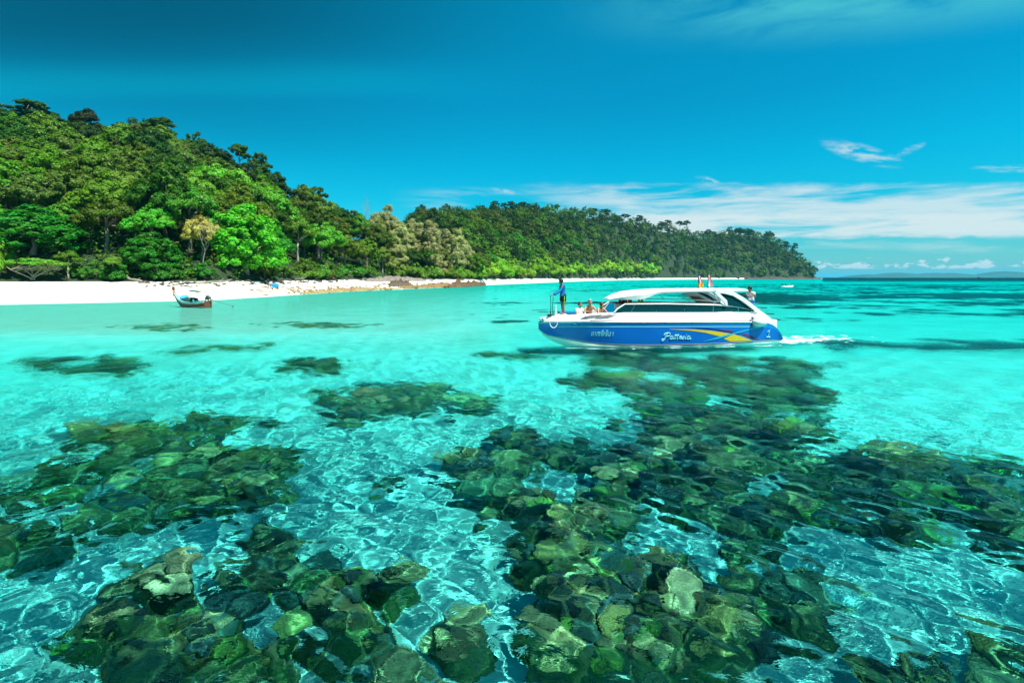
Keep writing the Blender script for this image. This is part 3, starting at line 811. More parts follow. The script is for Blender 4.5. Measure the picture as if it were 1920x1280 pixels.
# ---- leafy undergrowth between the trunks
r3 = np.random.default_rng(77); gx, gy = np.meshgrid(np.arange(-235, 6, 2.3), np.arange(68, 232, 2.3)); gx = (gx + r3.normal(size=gx.shape) * .8).ravel(); gy = (gy + r3.normal(size=gy.shape) * .8).ravel(); gp = 960 + gx / gy * F
yb3 = ip(gp, YW) + ip(gp, YB); ok = (gp > -70) & (gp < 903) & (gy > yb3 + 1.2) & (gy < ip(gp, YR1) + 2); gx, gy, gp, yb3 = gx[ok], gy[ok], gp[ok], yb3[ok]; gz = terrain(gp, gy)
cen = np.stack([gx, gy, gz + .5 + .8 * r3.random(len(gx))], -1)
vv, ff = leaf_cloud(r3, cen, np.tile([0, -.3, .8], (len(cen), 1)), 34, 1.5, .34, tri=True, updown=.5)
me = new_mesh('undergrowth', vv, ff, False); cc = np.array([G_mid, G_dark, G_olive, G_lite])[r3.integers(0, 4, len(cen))] * (0.5 + .5 * r3.random((len(cen), 1)))
ca = me.attributes.new('tint', 'FLOAT_COLOR', 'POINT'); ca.data.foreach_set('color', np.repeat(np.concatenate([cc, np.ones((len(cc), 1))], 1), 34 * 3, 0).astype(np.float32).ravel())
tag(obj('undergrowth', me, M_leaf_far), 'leafy undergrowth covering the ground between the trees of the near hill', kind='stuff')
print('undergrowth', len(ff))
gx, gy = np.meshgrid(np.arange(-20, 190, 3.2), np.arange(205, 720, 3.2)); gx = (gx + r3.normal(size=gx.shape)).ravel(); gy = (gy + r3.normal(size=gy.shape)).ravel(); gp = 960 + gx / gy * F
yb3 = ip(gp, YW) + ip(gp, YB); ok = (gp > 838) & (gp < 1262) & (gy > yb3 + 1.0) & (gy < yb3 + 34); gx, gy, gp = gx[ok], gy[ok], gp[ok]; gz = terrain(gp, gy)
cen = np.stack([gx, gy, gz + .8 + 1.2 * r3.random(len(gx))], -1)
vv, ff = leaf_cloud(r3, cen, np.tile([0, -.3, .8], (len(cen), 1)), 26, 2.1, .62, tri=True, updown=.5)
me = new_mesh('scrub', vv, ff, False); cc = np.array([(0.10, .30, .02), (0.05, .20, .02), (0.16, .34, .03)])[r3.integers(0, 3, len(cen))] * (0.6 + .6 * r3.random((len(cen), 1)))
ca = me.attributes.new('tint', 'FLOAT_COLOR', 'POINT'); ca.data.foreach_set('color', np.repeat(np.concatenate([cc, np.ones((len(cc), 1))], 1), 26 * 3, 0).astype(np.float32).ravel())
tag(obj('scrub', me, M_leaf_far), 'low green scrub covering the ground behind the far beach', kind='stuff')
print('scrub', len(ff))
# ---- bushes along the beach
def shrub_row(px0, px1, n, dY0, dY1, s0, s1, col, lab, grp):
    for i in range(n):
        px = px0 + (px1 - px0) * (i + rng.random() * .8) / n
        Y = float(ip(px, YW) + ip(px, YB)) + dY0 + (dY1 - dY0) * rng.random(); X = (px - 960) / F * Y
        s = s0 + (s1 - s0) * rng.random(); c = tuple(np.array(col) * (0.75 + .5 * rng.random()) * (1 + .1 * rng.normal(size=3)).clip(.8, 1.2))
        tree('shrub' if rng.random() < .5 else 'shrub_b', X, Y, (s, s, s * (0.8 + .4 * rng.random())), c, lab, name='shrub', cat='bush', group=grp)


shrub_row(130, 400, 12, .6, 3.5, .42, .85, (0.045, 0.20, 0.02), 'low green bush at the back of the beach behind the longtail boat', 'bushes behind the longtail boat')
shrub_row(480, 700, 9, 1, 4, .7, 1.2, (0.09, 0.22, 0.02), 'green bush along the shaded edge above the rocks', 'bushes above the rocks')
shrub_row(740, 905, 14, .5, 5, .9, 1.5, (0.13, 0.27, 0.02), 'yellow-green bush at the foot of the casuarina grove', 'bushes under the casuarinas')
shrub_row(892, 1000, 12, 1, 6, 1.5, 2.3, G_scrub, 'bright yellow-green scrub behind the beach just right of the rocky point', 'scrub right of the rocky point')
shrub_row(1000, 1130, 13, 2, 10, 2.4, 3.4, G_scrub, 'bright yellow-green scrub behind the middle of the far beach', 'scrub behind the far beach')
shrub_row(1130, 1240, 10, 2, 12, 3.6, 5.0, G_scrub, 'yellow-green scrub at the far end of the distant beach', 'scrub at the end of the far beach')

# ---- far hill: first line of larger trees one by one, the mass behind as one wood
def far_tree_row(px0, px1, n, d0, d1, top0, top1, cols, lab, grp, keys=('round_a', 'round_b', 'round_c', 'bright')):
    for i in range(n):
        px = px0 + (px1 - px0) * (i + rng.random() * .8) / n
        Y = float(ip(px, YW) + ip(px, YB)) + d0 + (d1 - d0) * rng.random(); X = (px - 960) / F * Y
        k = keys[int(rng.random() * len(keys))]; c = tuple(np.array(cols[int(rng.random() * len(cols))]) * (0.8 + .4 * rng.random()))
        s = top0 + (top1 - top0) * rng.random()
        tree(k, X, Y, (s, s, s * .9), c, lab, group=grp)


far_tree_row(905, 1120, 20, 16, 60, .8, 1.25, [(0.05, 0.24, 0.02), (0.10, 0.27, 0.02), (0.04, 0.17, 0.015), (0.13, 0.28, 0.02)], 'rounded light green tree low behind the far beach', 'light green trees behind the far beach')
far_tree_row(1060, 1210, 12, 14, 60, .95, 1.35, [(0.17, 0.19, 0.07), (0.22, 0.22, 0.09), (0.12, 0.17, 0.05)], 'grey-olive feathery tree behind the far beach above the speedboat bow', 'grey-olive trees behind the far beach', ('casuarina_a', 'casuarina_b', 'round_c'))

# emergent silhouettes on the far skyline
for i, (px, tp, w, k, side) in enumerate([(928, 376, 16, 'emerge_a', 'left'), (945, 380, 14, 'emerge_b', 'left'), (958, 377, 16, 'emerge_b', 'left'), (980, 378, 20, 'emerge_a', 'left'), (1003, 381, 20, 'round_d', 'left'), (1045, 384, 12, 'emerge_b', 'left'),
                                  (1113, 390, 20, 'emerge_a', 'middle'), (1134, 392, 22, 'emerge_b', 'middle'), (1172, 401, 18, 'emerge_b', 'middle'), (1199, 403, 15, 'emerge_a', 'middle'), (1160, 406, 15, 'tall_a', 'middle'),
                                  (1240, 415, 14, 'emerge_a', 'right'), (1252, 412, 16, 'emerge_a', 'right'), (1274, 414, 14, 'emerge_b', 'right'), (1287, 413, 13, 'emerge_b', 'right'), (1328, 431, 18, 'round_a', 'right'), (1385, 427, 26, 'round_b', 'right'),
                                  (1402, 428, 22, 'round_d', 'right'), (1441, 434, 16, 'round_a', 'right'), (1474, 452, 10, 'emerge_a', 'headland'), (1491, 455, 11, 'emerge_a', 'headland'), (1501, 474, 9, 'emerge_b', 'headland')]):
    Y = float(ip(px, YR2)) - 4; X = (px - 960) / F * Y; z = float(tz(X, Y)[0]); w_ = w / F * Y * 1.15; h = HC + (HY - tp) / F * Y - z
    bw, bh = dict(emerge_a=(7.5, 15), emerge_b=(8.6, 13.8), round_d=(11, 11.5), round_a=(10, 10), round_b=(11, 11), tall_a=(8, 13))[k]
    nm = dict(left='left part of the far skyline', middle='middle of the far skyline', right='lower right part of the far skyline', headland='steep end of the far headland')[side]
    lab = f'dark tree standing out on the {nm}'
    tree(k, X, Y, (w_ / bw, w_ / bw, max(h, 6) / bh), tuple(np.array(G_deep) * 1.1), lab, group=f'trees standing out on the {nm}')

# the wood that covers the far hill, one mass
FV = []; FF = []; FC = []; base_i = 0; nfar = 0
r2 = np.random.default_rng(21)
def far_grid(S_, y0, y1):
    ys_ = np.arange(y0, y1, S_ * .866); xs_ = np.arange(-90, 650, S_); gx_, gy_ = np.meshgrid(xs_, ys_)
    gx_ = gx_ + (np.arange(len(ys_)) % 2)[:, None] * S_ * .5 + r2.normal(size=gx_.shape) * S_ * .22; gy_ = gy_ + r2.normal(size=gx_.shape) * S_ * .22
    return gx_.ravel(), gy_.ravel()


_g = [far_grid(8.0, 215, 480), far_grid(9.6, 480, 760), far_grid(11.5, 760, 1100)]
GX = np.concatenate([q[0] for q in _g]); GY = np.concatenate([q[1] for q in _g]); GP = 960 + GX / GY * F
yb2 = ip(GP, YW) + ip(GP, YB); yr2 = ip(GP, YR2)
ok = (GP > 768) & (GP < 1538) & (GY > yb2 + 1) & (GY < yr2 + 8)
ok &= ~((GP < 838) & (GY < yr2 - 75))
ok &= ~((GP >= 890) & (GP < 1000) & (GY < yb2 + 22))
GX, GY, GP = GX[ok], GY[ok], GP[ok]; GZ = terrain(GP, GY); yb2 = yb2[ok]; yr2 = yr2[ok]
fr_ = (GY - yb2) / np.maximum(yr2 - yb2, 1)
far_cols = np.array([G_dark, G_mid, G_deep, G_olive, (0.07, 0.17, 0.02), G_dark])
for x, y, z, p, f in zip(GX, GY, GZ, GP, fr_):
    R_ = (4.4 + 2.6 * r2.random()) * (1 + .55 * max(0, min(1, (y - 420) / 500))); hh = R_ * (1.1 + .55 * r2.random())
    if r2.random() < .10: hh += 3.5; R_ *= .8
    if f < .10: R_ *= .8; hh *= .72
    nl = 5
    ls = [(0, 0, hh - R_ * .25, R_ * .72, R_ * .6)]
    for q in range(nl):
        a = q / nl * 6.28 + r2.random(); ls.append((math.cos(a) * R_ * .55, math.sin(a) * R_ * .55, hh - R_ * (.45 + .55 * r2.random()), R_ * .5, R_ * .46))
    near_ = max(0.0, min(1.0, (620 - y) / 400))
    nc_ = int(15 + 16 * near_); cp, cd = lobe_clumps(r2, ls, nc_ * 2, -.25)
    cp, cd = cp[:nc_ + 6], cd[:nc_ + 6]
    sz = 1.0 - .35 * near_
    vv, ff = leaf_cloud(r2, cp, cd, 23, R_ * .31, sz * .84 * (1 + .3 * (y > 700)), tri=True, updown=.55)
    vv = vv + np.array([x, y, z]); FV.append(vv); FF.append(ff + base_i); base_i += len(vv)
    c = far_cols[int(r2.random() * 6)] * (0.45 + .55 * r2.random()) * (1 + .1 * r2.normal(size=3)).clip(.75, 1.3)
    if f < .30 and r2.random() < .3: c = np.array((0.08, 0.20, 0.02)) * (0.8 + .4 * r2.random())
    FC.append(np.tile(c, (len(vv), 1))); nfar += 1
FV = np.concatenate(FV); FF = np.concatenate(FF); FC = np.concatenate(FC)
me = new_mesh('far_forest', FV, FF, False)
ca = me.attributes.new('tint', 'FLOAT_COLOR', 'POINT'); ca.data.foreach_set('color', np.concatenate([FC, np.ones((len(FC), 1))], 1).astype(np.float32).ravel())
tag(obj('forest', me, M_leaf_far), 'dense rainforest covering the far hill and headland', kind='stuff')
del FV, FF, FC
print('near trees', near_tree_count, 'far trees', nfar)

# ================================================================== reefs
def bedY(py, d):
    """distance from below the camera, along the viewing column, of a point at depth d seen at row py (dx = 0 column scaling)"""
    return F * HC / (py - HY)


def bedpt(px, py, d):
    k = (px - 960) / F; Y = F * HC / (py - HY); r = Y * math.sqrt(1 + k * k)
    si = r / math.hypot(r, HC); st = si / 1.333; rb = r + d * st / math.sqrt(1 - st * st)
    return Y * rb / r


def coral_material():
    m = bpy.data.materials.new('coral'); m.use_nodes = True; t = m.node_tree; q = NG(t); b = t.nodes['Principled BSDF']
    oi = q.n('ShaderNodeObjectInfo'); tc = q.n('ShaderNodeTexCoord').outputs['Object']
    n = q.noise(tc, 2.4, 5, 0.65); n2 = q.noise(tc, 14, 3, 0.6)
    fac = q.m('ADD', 0.25, q.m('ADD', q.m('MULTIPLY', n, 0.9), q.m('MULTIPLY', n2, 0.7)))
    c = q.vm('MULTIPLY', oi.outputs['Color'], q.comb(fac, fac, fac))
    c = q.mix(q.ss(n2, .52, .68, 0, .55), c, (0.46, 0.42, 0.22, 1))
    q.put(b, 'Base Color', c); b.inputs['Roughness'].default_value = 0.9; b.inputs['Specular IOR Level'].default_value = 0.1
    bp = q.n('ShaderNodeBump'); bp.inputs['Distance'].default_value = 0.05; q.put(bp, 'Height', n2); t.links.new(bp.outputs[0], b.inputs['Normal'])
    return m


def reef_material():
    m = bpy.data.materials.new('reef_rock'); m.use_nodes = True; t = m.node_tree; q = NG(t); b = t.nodes['Principled BSDF']
    P = q.n('ShaderNodeNewGeometry').outputs['Position']
    n = q.noise(P, 0.9, 6, 0.65); n2 = q.noise(P, 7, 4, 0.65)
    f = q.m('ADD', q.m('MULTIPLY', n, 0.6), q.m('MULTIPLY', n2, 0.4))
    c = q.ramp(f, [(0.30, (0.03, 0.09, 0.09)), (0.43, (0.09, 0.14, 0.09)), (0.50, (0.22, 0.23, 0.09)), (0.56, (0.08, 0.20, 0.05)), (0.61, (0.05, 0.09, 0.05)), (0.66, (0.42, 0.40, 0.22)), (0.74, (0.66, 0.62, 0.48))])
    q.put(b, 'Base Color', c); b.inputs['Roughness'].default_value = 0.95; b.inputs['Specular IOR Level'].default_value = 0.1
    bp = q.n('ShaderNodeBump'); bp.inputs['Distance'].default_value = 0.08; q.put(bp, 'Height', n2); t.links.new(bp.outputs[0], b.inputs['Normal'])
    return m


M_coral = coral_material(); M_reef = reef_material()


# --- coral head shapes
def boulder(seed, knob=3.0, amp=.22, flat=.7, sub=5):
    bm = bmesh.new(); bmesh.ops.create_icosphere(bm, subdivisions=sub, radius=1.0); P = np.array([v_.co[:] for v_ in bm.verts])
    w = worley(P[:, 0] * knob + 9 + P[:, 2] * 1.7, P[:, 1] * knob + 9 - P[:, 2] * 1.3, seed); n = fbm(P[:, 0] * 1.3 + seed, P[:, 1] * 1.3 + P[:, 2], seed + 2, 3)
    w2 = worley(P[:, 0] * knob * 3.4 + P[:, 2] * 3.3, P[:, 1] * knob * 3.4 - P[:, 2] * 4.1, seed + 4)
    r = 0.72 + .6 * (n - .5) + amp * 1.3 * (1 - np.clip(w, 0, 1) ** 1.8) + .09 * (1 - np.clip(w2, 0, 1) ** 1.5)
    P = P * r[:, None]; P[:, 2] *= flat
    for v_, p in zip(bm.verts, P): v_.co = p
    for f in bm.faces: f.smooth = True
    me_ = bpy.data.meshes.new('coral_head'); bm.to_mesh(me_); bm.free(); me_.materials.append(M_coral); return me_


def branching(seed, n=70):
    r = random.Random(seed); b = MB()
    for i in range(n):
        a = r.uniform(0, 6.28); e = r.uniform(.1, 1.3); l = r.uniform(.6, 1.05); d = Vector((math.cos(a) * math.sin(e), math.sin(a) * math.sin(e), math.cos(e) * .75))
        s = d * .2 + Vector((r.uniform(-.2, .2), r.uniform(-.2, .2), -.1)); m_ = s + d * l * .5 + Vector((r.uniform(-.1, .1), r.uniform(-.1, .1), .05)); e_ = m_ + (d + Vector((0, 0, .5))).normalized() * l * .4
        b.tube([s, m_, e_], [.10, .075, .035], 5)
    me_ = b.mesh('coral_head', True); me_.materials.append(M_coral); return me_


def plates(seed):
    r = random.Random(seed); b = MB()
    for i in range(6):
        cx, cy, cz = r.uniform(-.45, .45), r.uniform(-.45, .45), -.1 + i * .11; R_ = r.uniform(.45, .8); n = 26; tilt = r.uniform(-.15, .15)
        rings = []
        for (k, dz_) in ((.12, -.22), (.6, -.05), (1.0, .04), (.96, .09), (.5, .05), (.02, .03)):
            rings.append([(cx + R_ * k * (1 + .16 * math.sin(3 * t + i) + .08 * math.sin(7 * t)) * math.cos(t), cy + R_ * k * (1 + .13 * math.sin(4 * t + seed)) * math.sin(t), cz + dz_ + tilt * k * math.cos(t)) for t in [2 * PI * j / n for j in range(n)]])
        b.loft(rings, closed=True)
    me_ = b.mesh('coral_head', True); me_.materials.append(M_coral); return me_


def lobed(seed):
    r = random.Random(seed); b = MB()
    for i in range(16):
        a = r.uniform(0, 6.28); k = r.uniform(0, .7); s = r.uniform(.22, .4)
        b.ball((k * math.cos(a), k * math.sin(a), .35 * (1 - k * k) + r.uniform(-.1, .15)), (s, s, s * r.uniform(.8, 1.5)), 14, 10)
    me_ = b.mesh('coral_head', True); me_.materials.append(M_coral); return me_


CORAL = [boulder(21, 1.6, .5, .6), boulder(23, 2.7, .42, .9), boulder(3), boulder(5, 4.5, .16, .62), boulder(8, 2.2, .3, .8), boulder(11, 6, .12, .55), boulder(14, 3.4, .28, .7), branching(1), branching(2), plates(3), plates(6), lobed(4), lobed(9)]
C_COL = [(0.24, 0.22, 0.07), (0.10, 0.20, 0.06), (0.30, 0.24, 0.10), (0.04, 0.12, 0.09), (0.16, 0.16, 0.07), (0.40, 0.38, 0.20), (0.10, 0.24, 0.04), (0.03, 0.08, 0.08), (0.20, 0.19, 0.09), (0.04, 0.10, 0.09), (0.36, 0.30, 0.14)]


class Reef:
    """one patch of reef: ellipses (px, py, rx, ry) as it appears on the surface, relief height above the sand"""
    def __init__(s, ells, top=1.0, seed=0, depth=1.7):
        s.e = []; s.seed = seed; s.top = top
        for (cx, cy, rx, ry) in ells:
            Yc = bedpt(cx, cy, depth); y0 = bedpt(cx, cy + ry, depth); y1 = bedpt(cx, max(cy - ry, HY + 6), depth)
            s.e.append((cx, rx, Yc, (y1 - y0) / 2, (y0 + y1) / 2))
    def mask(s, px, Y, X):
        m = np.full(np.shape(px), -3.0)
        for (cx, rx, Yc, b, Ym) in s.e:
            dd = ((px - cx) / rx) ** 2 + ((Y - Ym) / b) ** 2; m = np.maximum(m, 1 - dd)
        sc_ = 1.0
        n = fbm(X * .9 + s.seed, Y * .9, s.seed + 40, 4) - .5; n2 = fbm(X * 3.3 + s.seed, Y * 3.3, s.seed + 44, 3) - .5
        n3 = fbm(X * 1.7 + s.seed * 1.3, Y * 2.1, s.seed + 48, 3) - .5
        return m + n * 2.5 + n2 * 1.2 + n3 * 2.8 - .28
    def height(s, px, Y, X):
        """relief above the sand"""
        m = s.mask(px, Y, X)
        k = smooth(m, 0.0, .75)
        w1 = worley(X * 1.1, Y * 1.1, s.seed + 1); w2 = worley(X * 3.1, Y * 3.1, s.seed + 2); w3 = worley(X * 8, Y * 8, s.seed + 3)
        big = fbm(X * .5, Y * .5, s.seed + 7, 3)
        h = s.top * .78 * k * (0.04 + 1.15 * smooth(big, .30, .72) ** 1.4) * (0.55 + .45 * (1 - np.clip(w1, 0, 1) ** 2)) + (.16 * (1 - np.clip(w2 * 1.1, 0, 1) ** 2) + .05 * (1 - w3)) * np.clip(k * 2.5, 0, 1) - .05 * (1 - np.clip(m * 4, 0, 1))
        return h, m
    def bounds(s):
        return (min(e[0] - e[1] * 1.35 for e in s.e), max(e[0] + e[1] * 1.35 for e in s.e), min(e[4] - e[3] * 1.35 for e in s.e), max(e[4] + e[3] * 1.35 for e in s.e))


reef_tris = 0


def build_reef(name, ells, label, top=1.0, seed=0, res=170, lumps=60, lump_r=(.16, .42), depth=1.7, cols=None, cat='coral reef', group=None, kinds=None):
    global reef_tris
    R = Reef(ells, top, seed, depth); a, b_, y0, y1 = R.bounds(); y0 = max(y0, 2.0)
    asp = ((b_ - a) / F * (y0 + y1) / 2) / (y1 - y0); res = int(res * .86); n1 = int(min(420, max(40, res * math.sqrt(asp)))); n2 = int(min(420, max(40, res / math.sqrt(asp))))
    pg = np.linspace(a, b_, n1); yg = np.exp(np.linspace(math.log(y0), math.log(y1), n2))
    Pg, Yg_ = np.meshgrid(pg, yg, indexing='xy'); X = (Pg - 960) / F * Yg_
    h, m = R.height(Pg, Yg_, X); Z = terrain(Pg, Yg_) + h - .02; Z = np.where(h > .02, np.minimum(Z, -.20 - .25 * (1 - fbm(X * 1.5, Yg_ * 1.5, 4, 3))), Z)
    V = np.stack([X, Yg_, Z], -1).reshape(-1, 3); f = grid_faces(*Pg.shape); mk = (m.reshape(-1)[f] > -0.12).any(1); f = f[mk]
    if len(f) == 0: print('empty reef', label); return None
    u, inv = np.unique(f.ravel(), return_inverse=True); reef_tris += len(f) * 2
    cx = float(X.mean()); cy = float((y0 + y1) / 2)
    V = V[u] - np.array([cx, cy, 0]);
    root = empty(name, (cx, cy, 0)); tag(root, label, cat, group)
    me_ = new_mesh('reef_rock', V, inv.reshape(f.shape)); o = obj('reef_rock', me_, M_reef, root); o.cycles.is_caustics_receiver = True
    # coral heads growing on it
    r = np.random.default_rng(seed + 100); k = 0; pts = []
    if lumps:
        N = lumps * 20; t_ = r.random(N); py_a = np.where(r.random(N) < .6, y0 * (y1 / y0) ** t_, y0 + (y1 - y0) * t_); p_a = a + (b_ - a) * r.random(N); x_a = (p_a - 960) / F * py_a
        h_a, m_a = R.height(p_a, py_a, x_a); z_a = terrain(p_a, py_a) + h_a
        for i in np.nonzero(m_a > .22)[0]:
            if k >= lumps: break
            x_, y_ = float(x_a[i]), float(py_a[i]); s_ = .72 * lump_r[0] + (1.12 * lump_r[1] - .72 * lump_r[0]) * r.random() ** 3.0
            if any((x_ - q[0]) ** 2 + (y_ - q[1]) ** 2 < (0.66 * (s_ + q[2])) ** 2 for q in pts): continue
            pts.append((x_, y_, s_)); z_ = min(float(z_a[i]) + s_ * (.45 * r.random() - .15), -0.62 - s_ * .6)
            kk = kinds if kinds else range(len(CORAL))
            c = obj('coral_head', CORAL[kk[int(r.random() * len(kk))]], None, root, (x_ - cx, y_ - cy, z_), (r.normal() * .2, r.normal() * .2, r.random() * 6.28), (s_ * (.65 + .85 * r.random()), s_ * (.65 + .6 * r.random()), s_ * (.5 + .75 * r.random())))
            cc = (cols or C_COL)[int(r.random() * len(cols or C_COL))]; fct = (.6 + 1.7 * r.random() ** 1.6) * 1.1 * (1.0 + .35 * max(0, min(1, (14 - y_) / 6)))
            c.color = (cc[0] * fct * .97, cc[1] * fct, cc[2] * fct * .95, 1); c.cycles.is_caustics_receiver = True; k += 1
    return root


DK = [(0.03, 0.09, 0.09), (0.06, 0.12, 0.08), (0.12, 0.15, 0.06), (0.24, 0.23, 0.10), (.05, .12, .06)]
build_reef('coral_reef', [(190, 1195, 100, 42), (300, 1215, 160, 60), (430, 1150, 170, 55), (560, 1120, 150, 55), (690, 1080, 90, 45), (480, 1235, 190, 45), (640, 1180, 130, 50), (560, 1060, 120, 40), (400, 1085, 120, 30), (300, 1120, 90, 30)],
           'large coral reef filling the bottom left corner of the photo', 1.0, 11, 330, 280, (.12, .27))
build_reef('coral_reef', [(760, 1255, 75, 40), (855, 1215, 60, 42), (800, 1290, 110, 40)], 'knobbly tan coral cluster at the bottom edge between the two big reefs', .9, 12, 120, 26, (.16, .34), cols=[(0.30, 0.25, 0.12), (0.24, 0.2, 0.1), (.34, .3, .15)], kinds=[0, 1, 4, 6, 11, 12])
build_reef('coral_reef', [(500, 1010, 58, 44), (470, 1050, 70, 26)], 'tall brown coral head with a black hollow, above the bottom left reef', 1.35, 13, 90, 12, (.2, .42), cols=[(0.26, 0.2, 0.1), (.12, .11, .06)])
build_reef('coral_reef', [(285, 1105, 62, 36)], 'pale blocky coral boulder at the top edge of the bottom left reef', 1.3, 14, 80, 9, (.2, .45), cols=[(0.30, 0.26, 0.14), (.22, .2, .1)], kinds=[0, 1, 2])
build_reef('coral_reef', [(220, 812, 95, 26), (300, 818, 100, 22)], 'sunlit olive coral bank at the top of the left reef', 1.55, 15, 170, 70, (.2, .5), cols=[(0.30, 0.25, 0.07), (0.26, 0.2, 0.07), (.16, .2, .05)])
build_reef('coral_reef', [(400, 790, 110, 16), (330, 852, 190, 32), (450, 872, 90, 42), (230, 880, 190, 36), (380, 920, 150, 34), (150, 935, 190, 42), (60, 985, 120, 46), (300, 905, 220, 40), (40, 900, 90, 30), (10, 1030, 70, 25)],
           'wide dark green reef on the left side of the photo below the olive bank', 1.0, 16, 330, 260, (.16, .38), cols=DK + [(.2, .2, .07), (.08, .16, .04)])
build_reef('coral_reef', [(680, 752, 92, 26), (760, 748, 100, 26), (860, 756, 74, 24), (640, 772, 50, 16), (620, 729, 60, 6), (700, 722, 70, 10)], 'dark reef in the middle of the photo between the two boats', 1.0, 17, 190, 80, (.22, .55), cols=DK + [(.24, .2, .1)])
build_reef('coral_reef', [(592, 685, 60, 13)], 'small oval dark reef above the middle reef', 1.2, 18, 110, 22, (.3, .6), cols=DK)
build_reef('coral_reef', [(150, 684, 102, 16), (215, 678, 50, 9)], 'long oval dark reef below the longtail boat near the left edge', 1.2, 19, 130, 40, (.3, .7), cols=DK)
build_reef('coral_reef', [(300, 614, 78, 7)], 'pale olive reef strip just below the longtail boat', .8, 20, 110, 0, cols=DK, depth=1.0)
build_reef('coral_reef', [(600, 610, 98, 6)], 'thin dark reef strip right of the longtail boat', .8, 21, 110, 0, depth=1.0)
build_reef('coral_reef', [(430, 651, 90, 6), (350, 655, 60, 5), (505, 646, 22, 5), (320, 658, 40, 4)], 'broken line of thin reef strips below the longtail boat', .7, 22, 140, 0, depth=1.3)
build_reef('coral_reef', [(716, 905, 40, 21)], 'lone dark coral head on bare sand in the middle of the photo', 1.3, 23, 80, 8, (.2, .4), cols=DK)
build_reef('coral_reef', [(1180, 672, 120, 18), (1330, 690, 160, 26), (1150, 708, 110, 18), (1420, 712, 110, 28), (1290, 735, 170, 32), (1460, 745, 120, 34), (1400, 775, 150, 36), (1520, 742, 70, 22), (1240, 780, 90, 20), (1330, 800, 150, 30), (1480, 805, 90, 30)],
           'long dark reef running under and behind the stern side of the blue speedboat hull', 1.0, 24, 330, 290, (.22, .46), cols=DK + [(.22, .17, .08), (.10, .2, .03), (.26, .22, .11)])
build_reef('coral_reef', [(1000, 835, 110, 38), (1080, 850, 120, 30), (960, 880, 100, 40), (1150, 860, 90, 34), (950, 935, 90, 34)], 'very dark blue-green reef at the centre of the photo', .95, 25, 240, 190, (.16, .38), cols=DK)
build_reef('coral_reef', [(1220, 880, 130, 46), (1380, 860, 160, 50), (1320, 925, 190, 40), (1530, 870, 140, 44), (1600, 930, 150, 50), (1700, 880, 140, 50), (1800, 930, 130, 46), (1870, 1000, 110, 50), (1740, 980, 130, 40), (1900, 900, 60, 40), (1500, 930, 90, 34)],
           'broad green reef reaching from the centre to the right edge of the photo', .95, 26, 360, 295, (.16, .42), cols=C_COL)
build_reef('coral_reef', [(1060, 985, 130, 44), (1130, 1010, 70, 30), (1000, 960, 90, 26), (1090, 1060, 130, 34)], 'reef with a black hollow above the bottom centre reef', 1.0, 27, 200, 130, (.14, .30))
build_reef('coral_reef', [(1150, 1110, 120, 44), (1260, 1100, 70, 36), (1130, 1170, 120, 44), (1260, 1180, 150, 50), (1200, 1240, 190, 50), (1340, 1235, 110, 46), (1080, 1225, 90, 36), (1060, 1130, 60, 30)], 'large coral reef at the bottom centre right of the photo', 1.05, 28, 300, 270, (.11, .27))
build_reef('coral_reef', [(1430, 1090, 60, 30), (1500, 1110, 80, 40), (1470, 1075, 70, 24)], 'dark oval coral head lying alone on sand right of the bottom centre reef', 1.0, 29, 130, 24, (.18, .36), cols=DK)
build_reef('coral_reef', [(1440, 985, 56, 30), (1400, 1003, 36, 12)], 'round grey-green coral head on the sand channel at centre right', 1.1, 30, 90, 9, (.2, .4), cols=DK + [(.12, .16, .08)])
build_reef('coral_reef', [(1760, 1255, 110, 38), (1850, 1235, 90, 36), (1900, 1270, 80, 30)], 'olive coral reef in the bottom right corner of the photo', .95, 31, 190, 100, (.12, .26))
build_reef('coral_reef', [(1140, 1080, 10, 4), (1325, 884, 38, 15)], 'small orange-brown coral head on the broad green reef', 1.55, 32, 70, 12, (.16, .34), cols=[(.55, .22, .05), (.45, .2, .06)], kinds=[1, 2, 7, 11])
build_reef('coral_reef', [(1520, 684, 66, 8)], 'narrow dark reef strip right of the speedboat on bright sand', .9, 33, 110, 16, (.25, .5), cols=DK)
build_reef('coral_reef', [(1000, 662, 60, 7), (950, 664, 50, 4)], 'dark reef strip at the bow of the speedboat', .9, 34, 110, 10, (.25, .5), cols=DK)

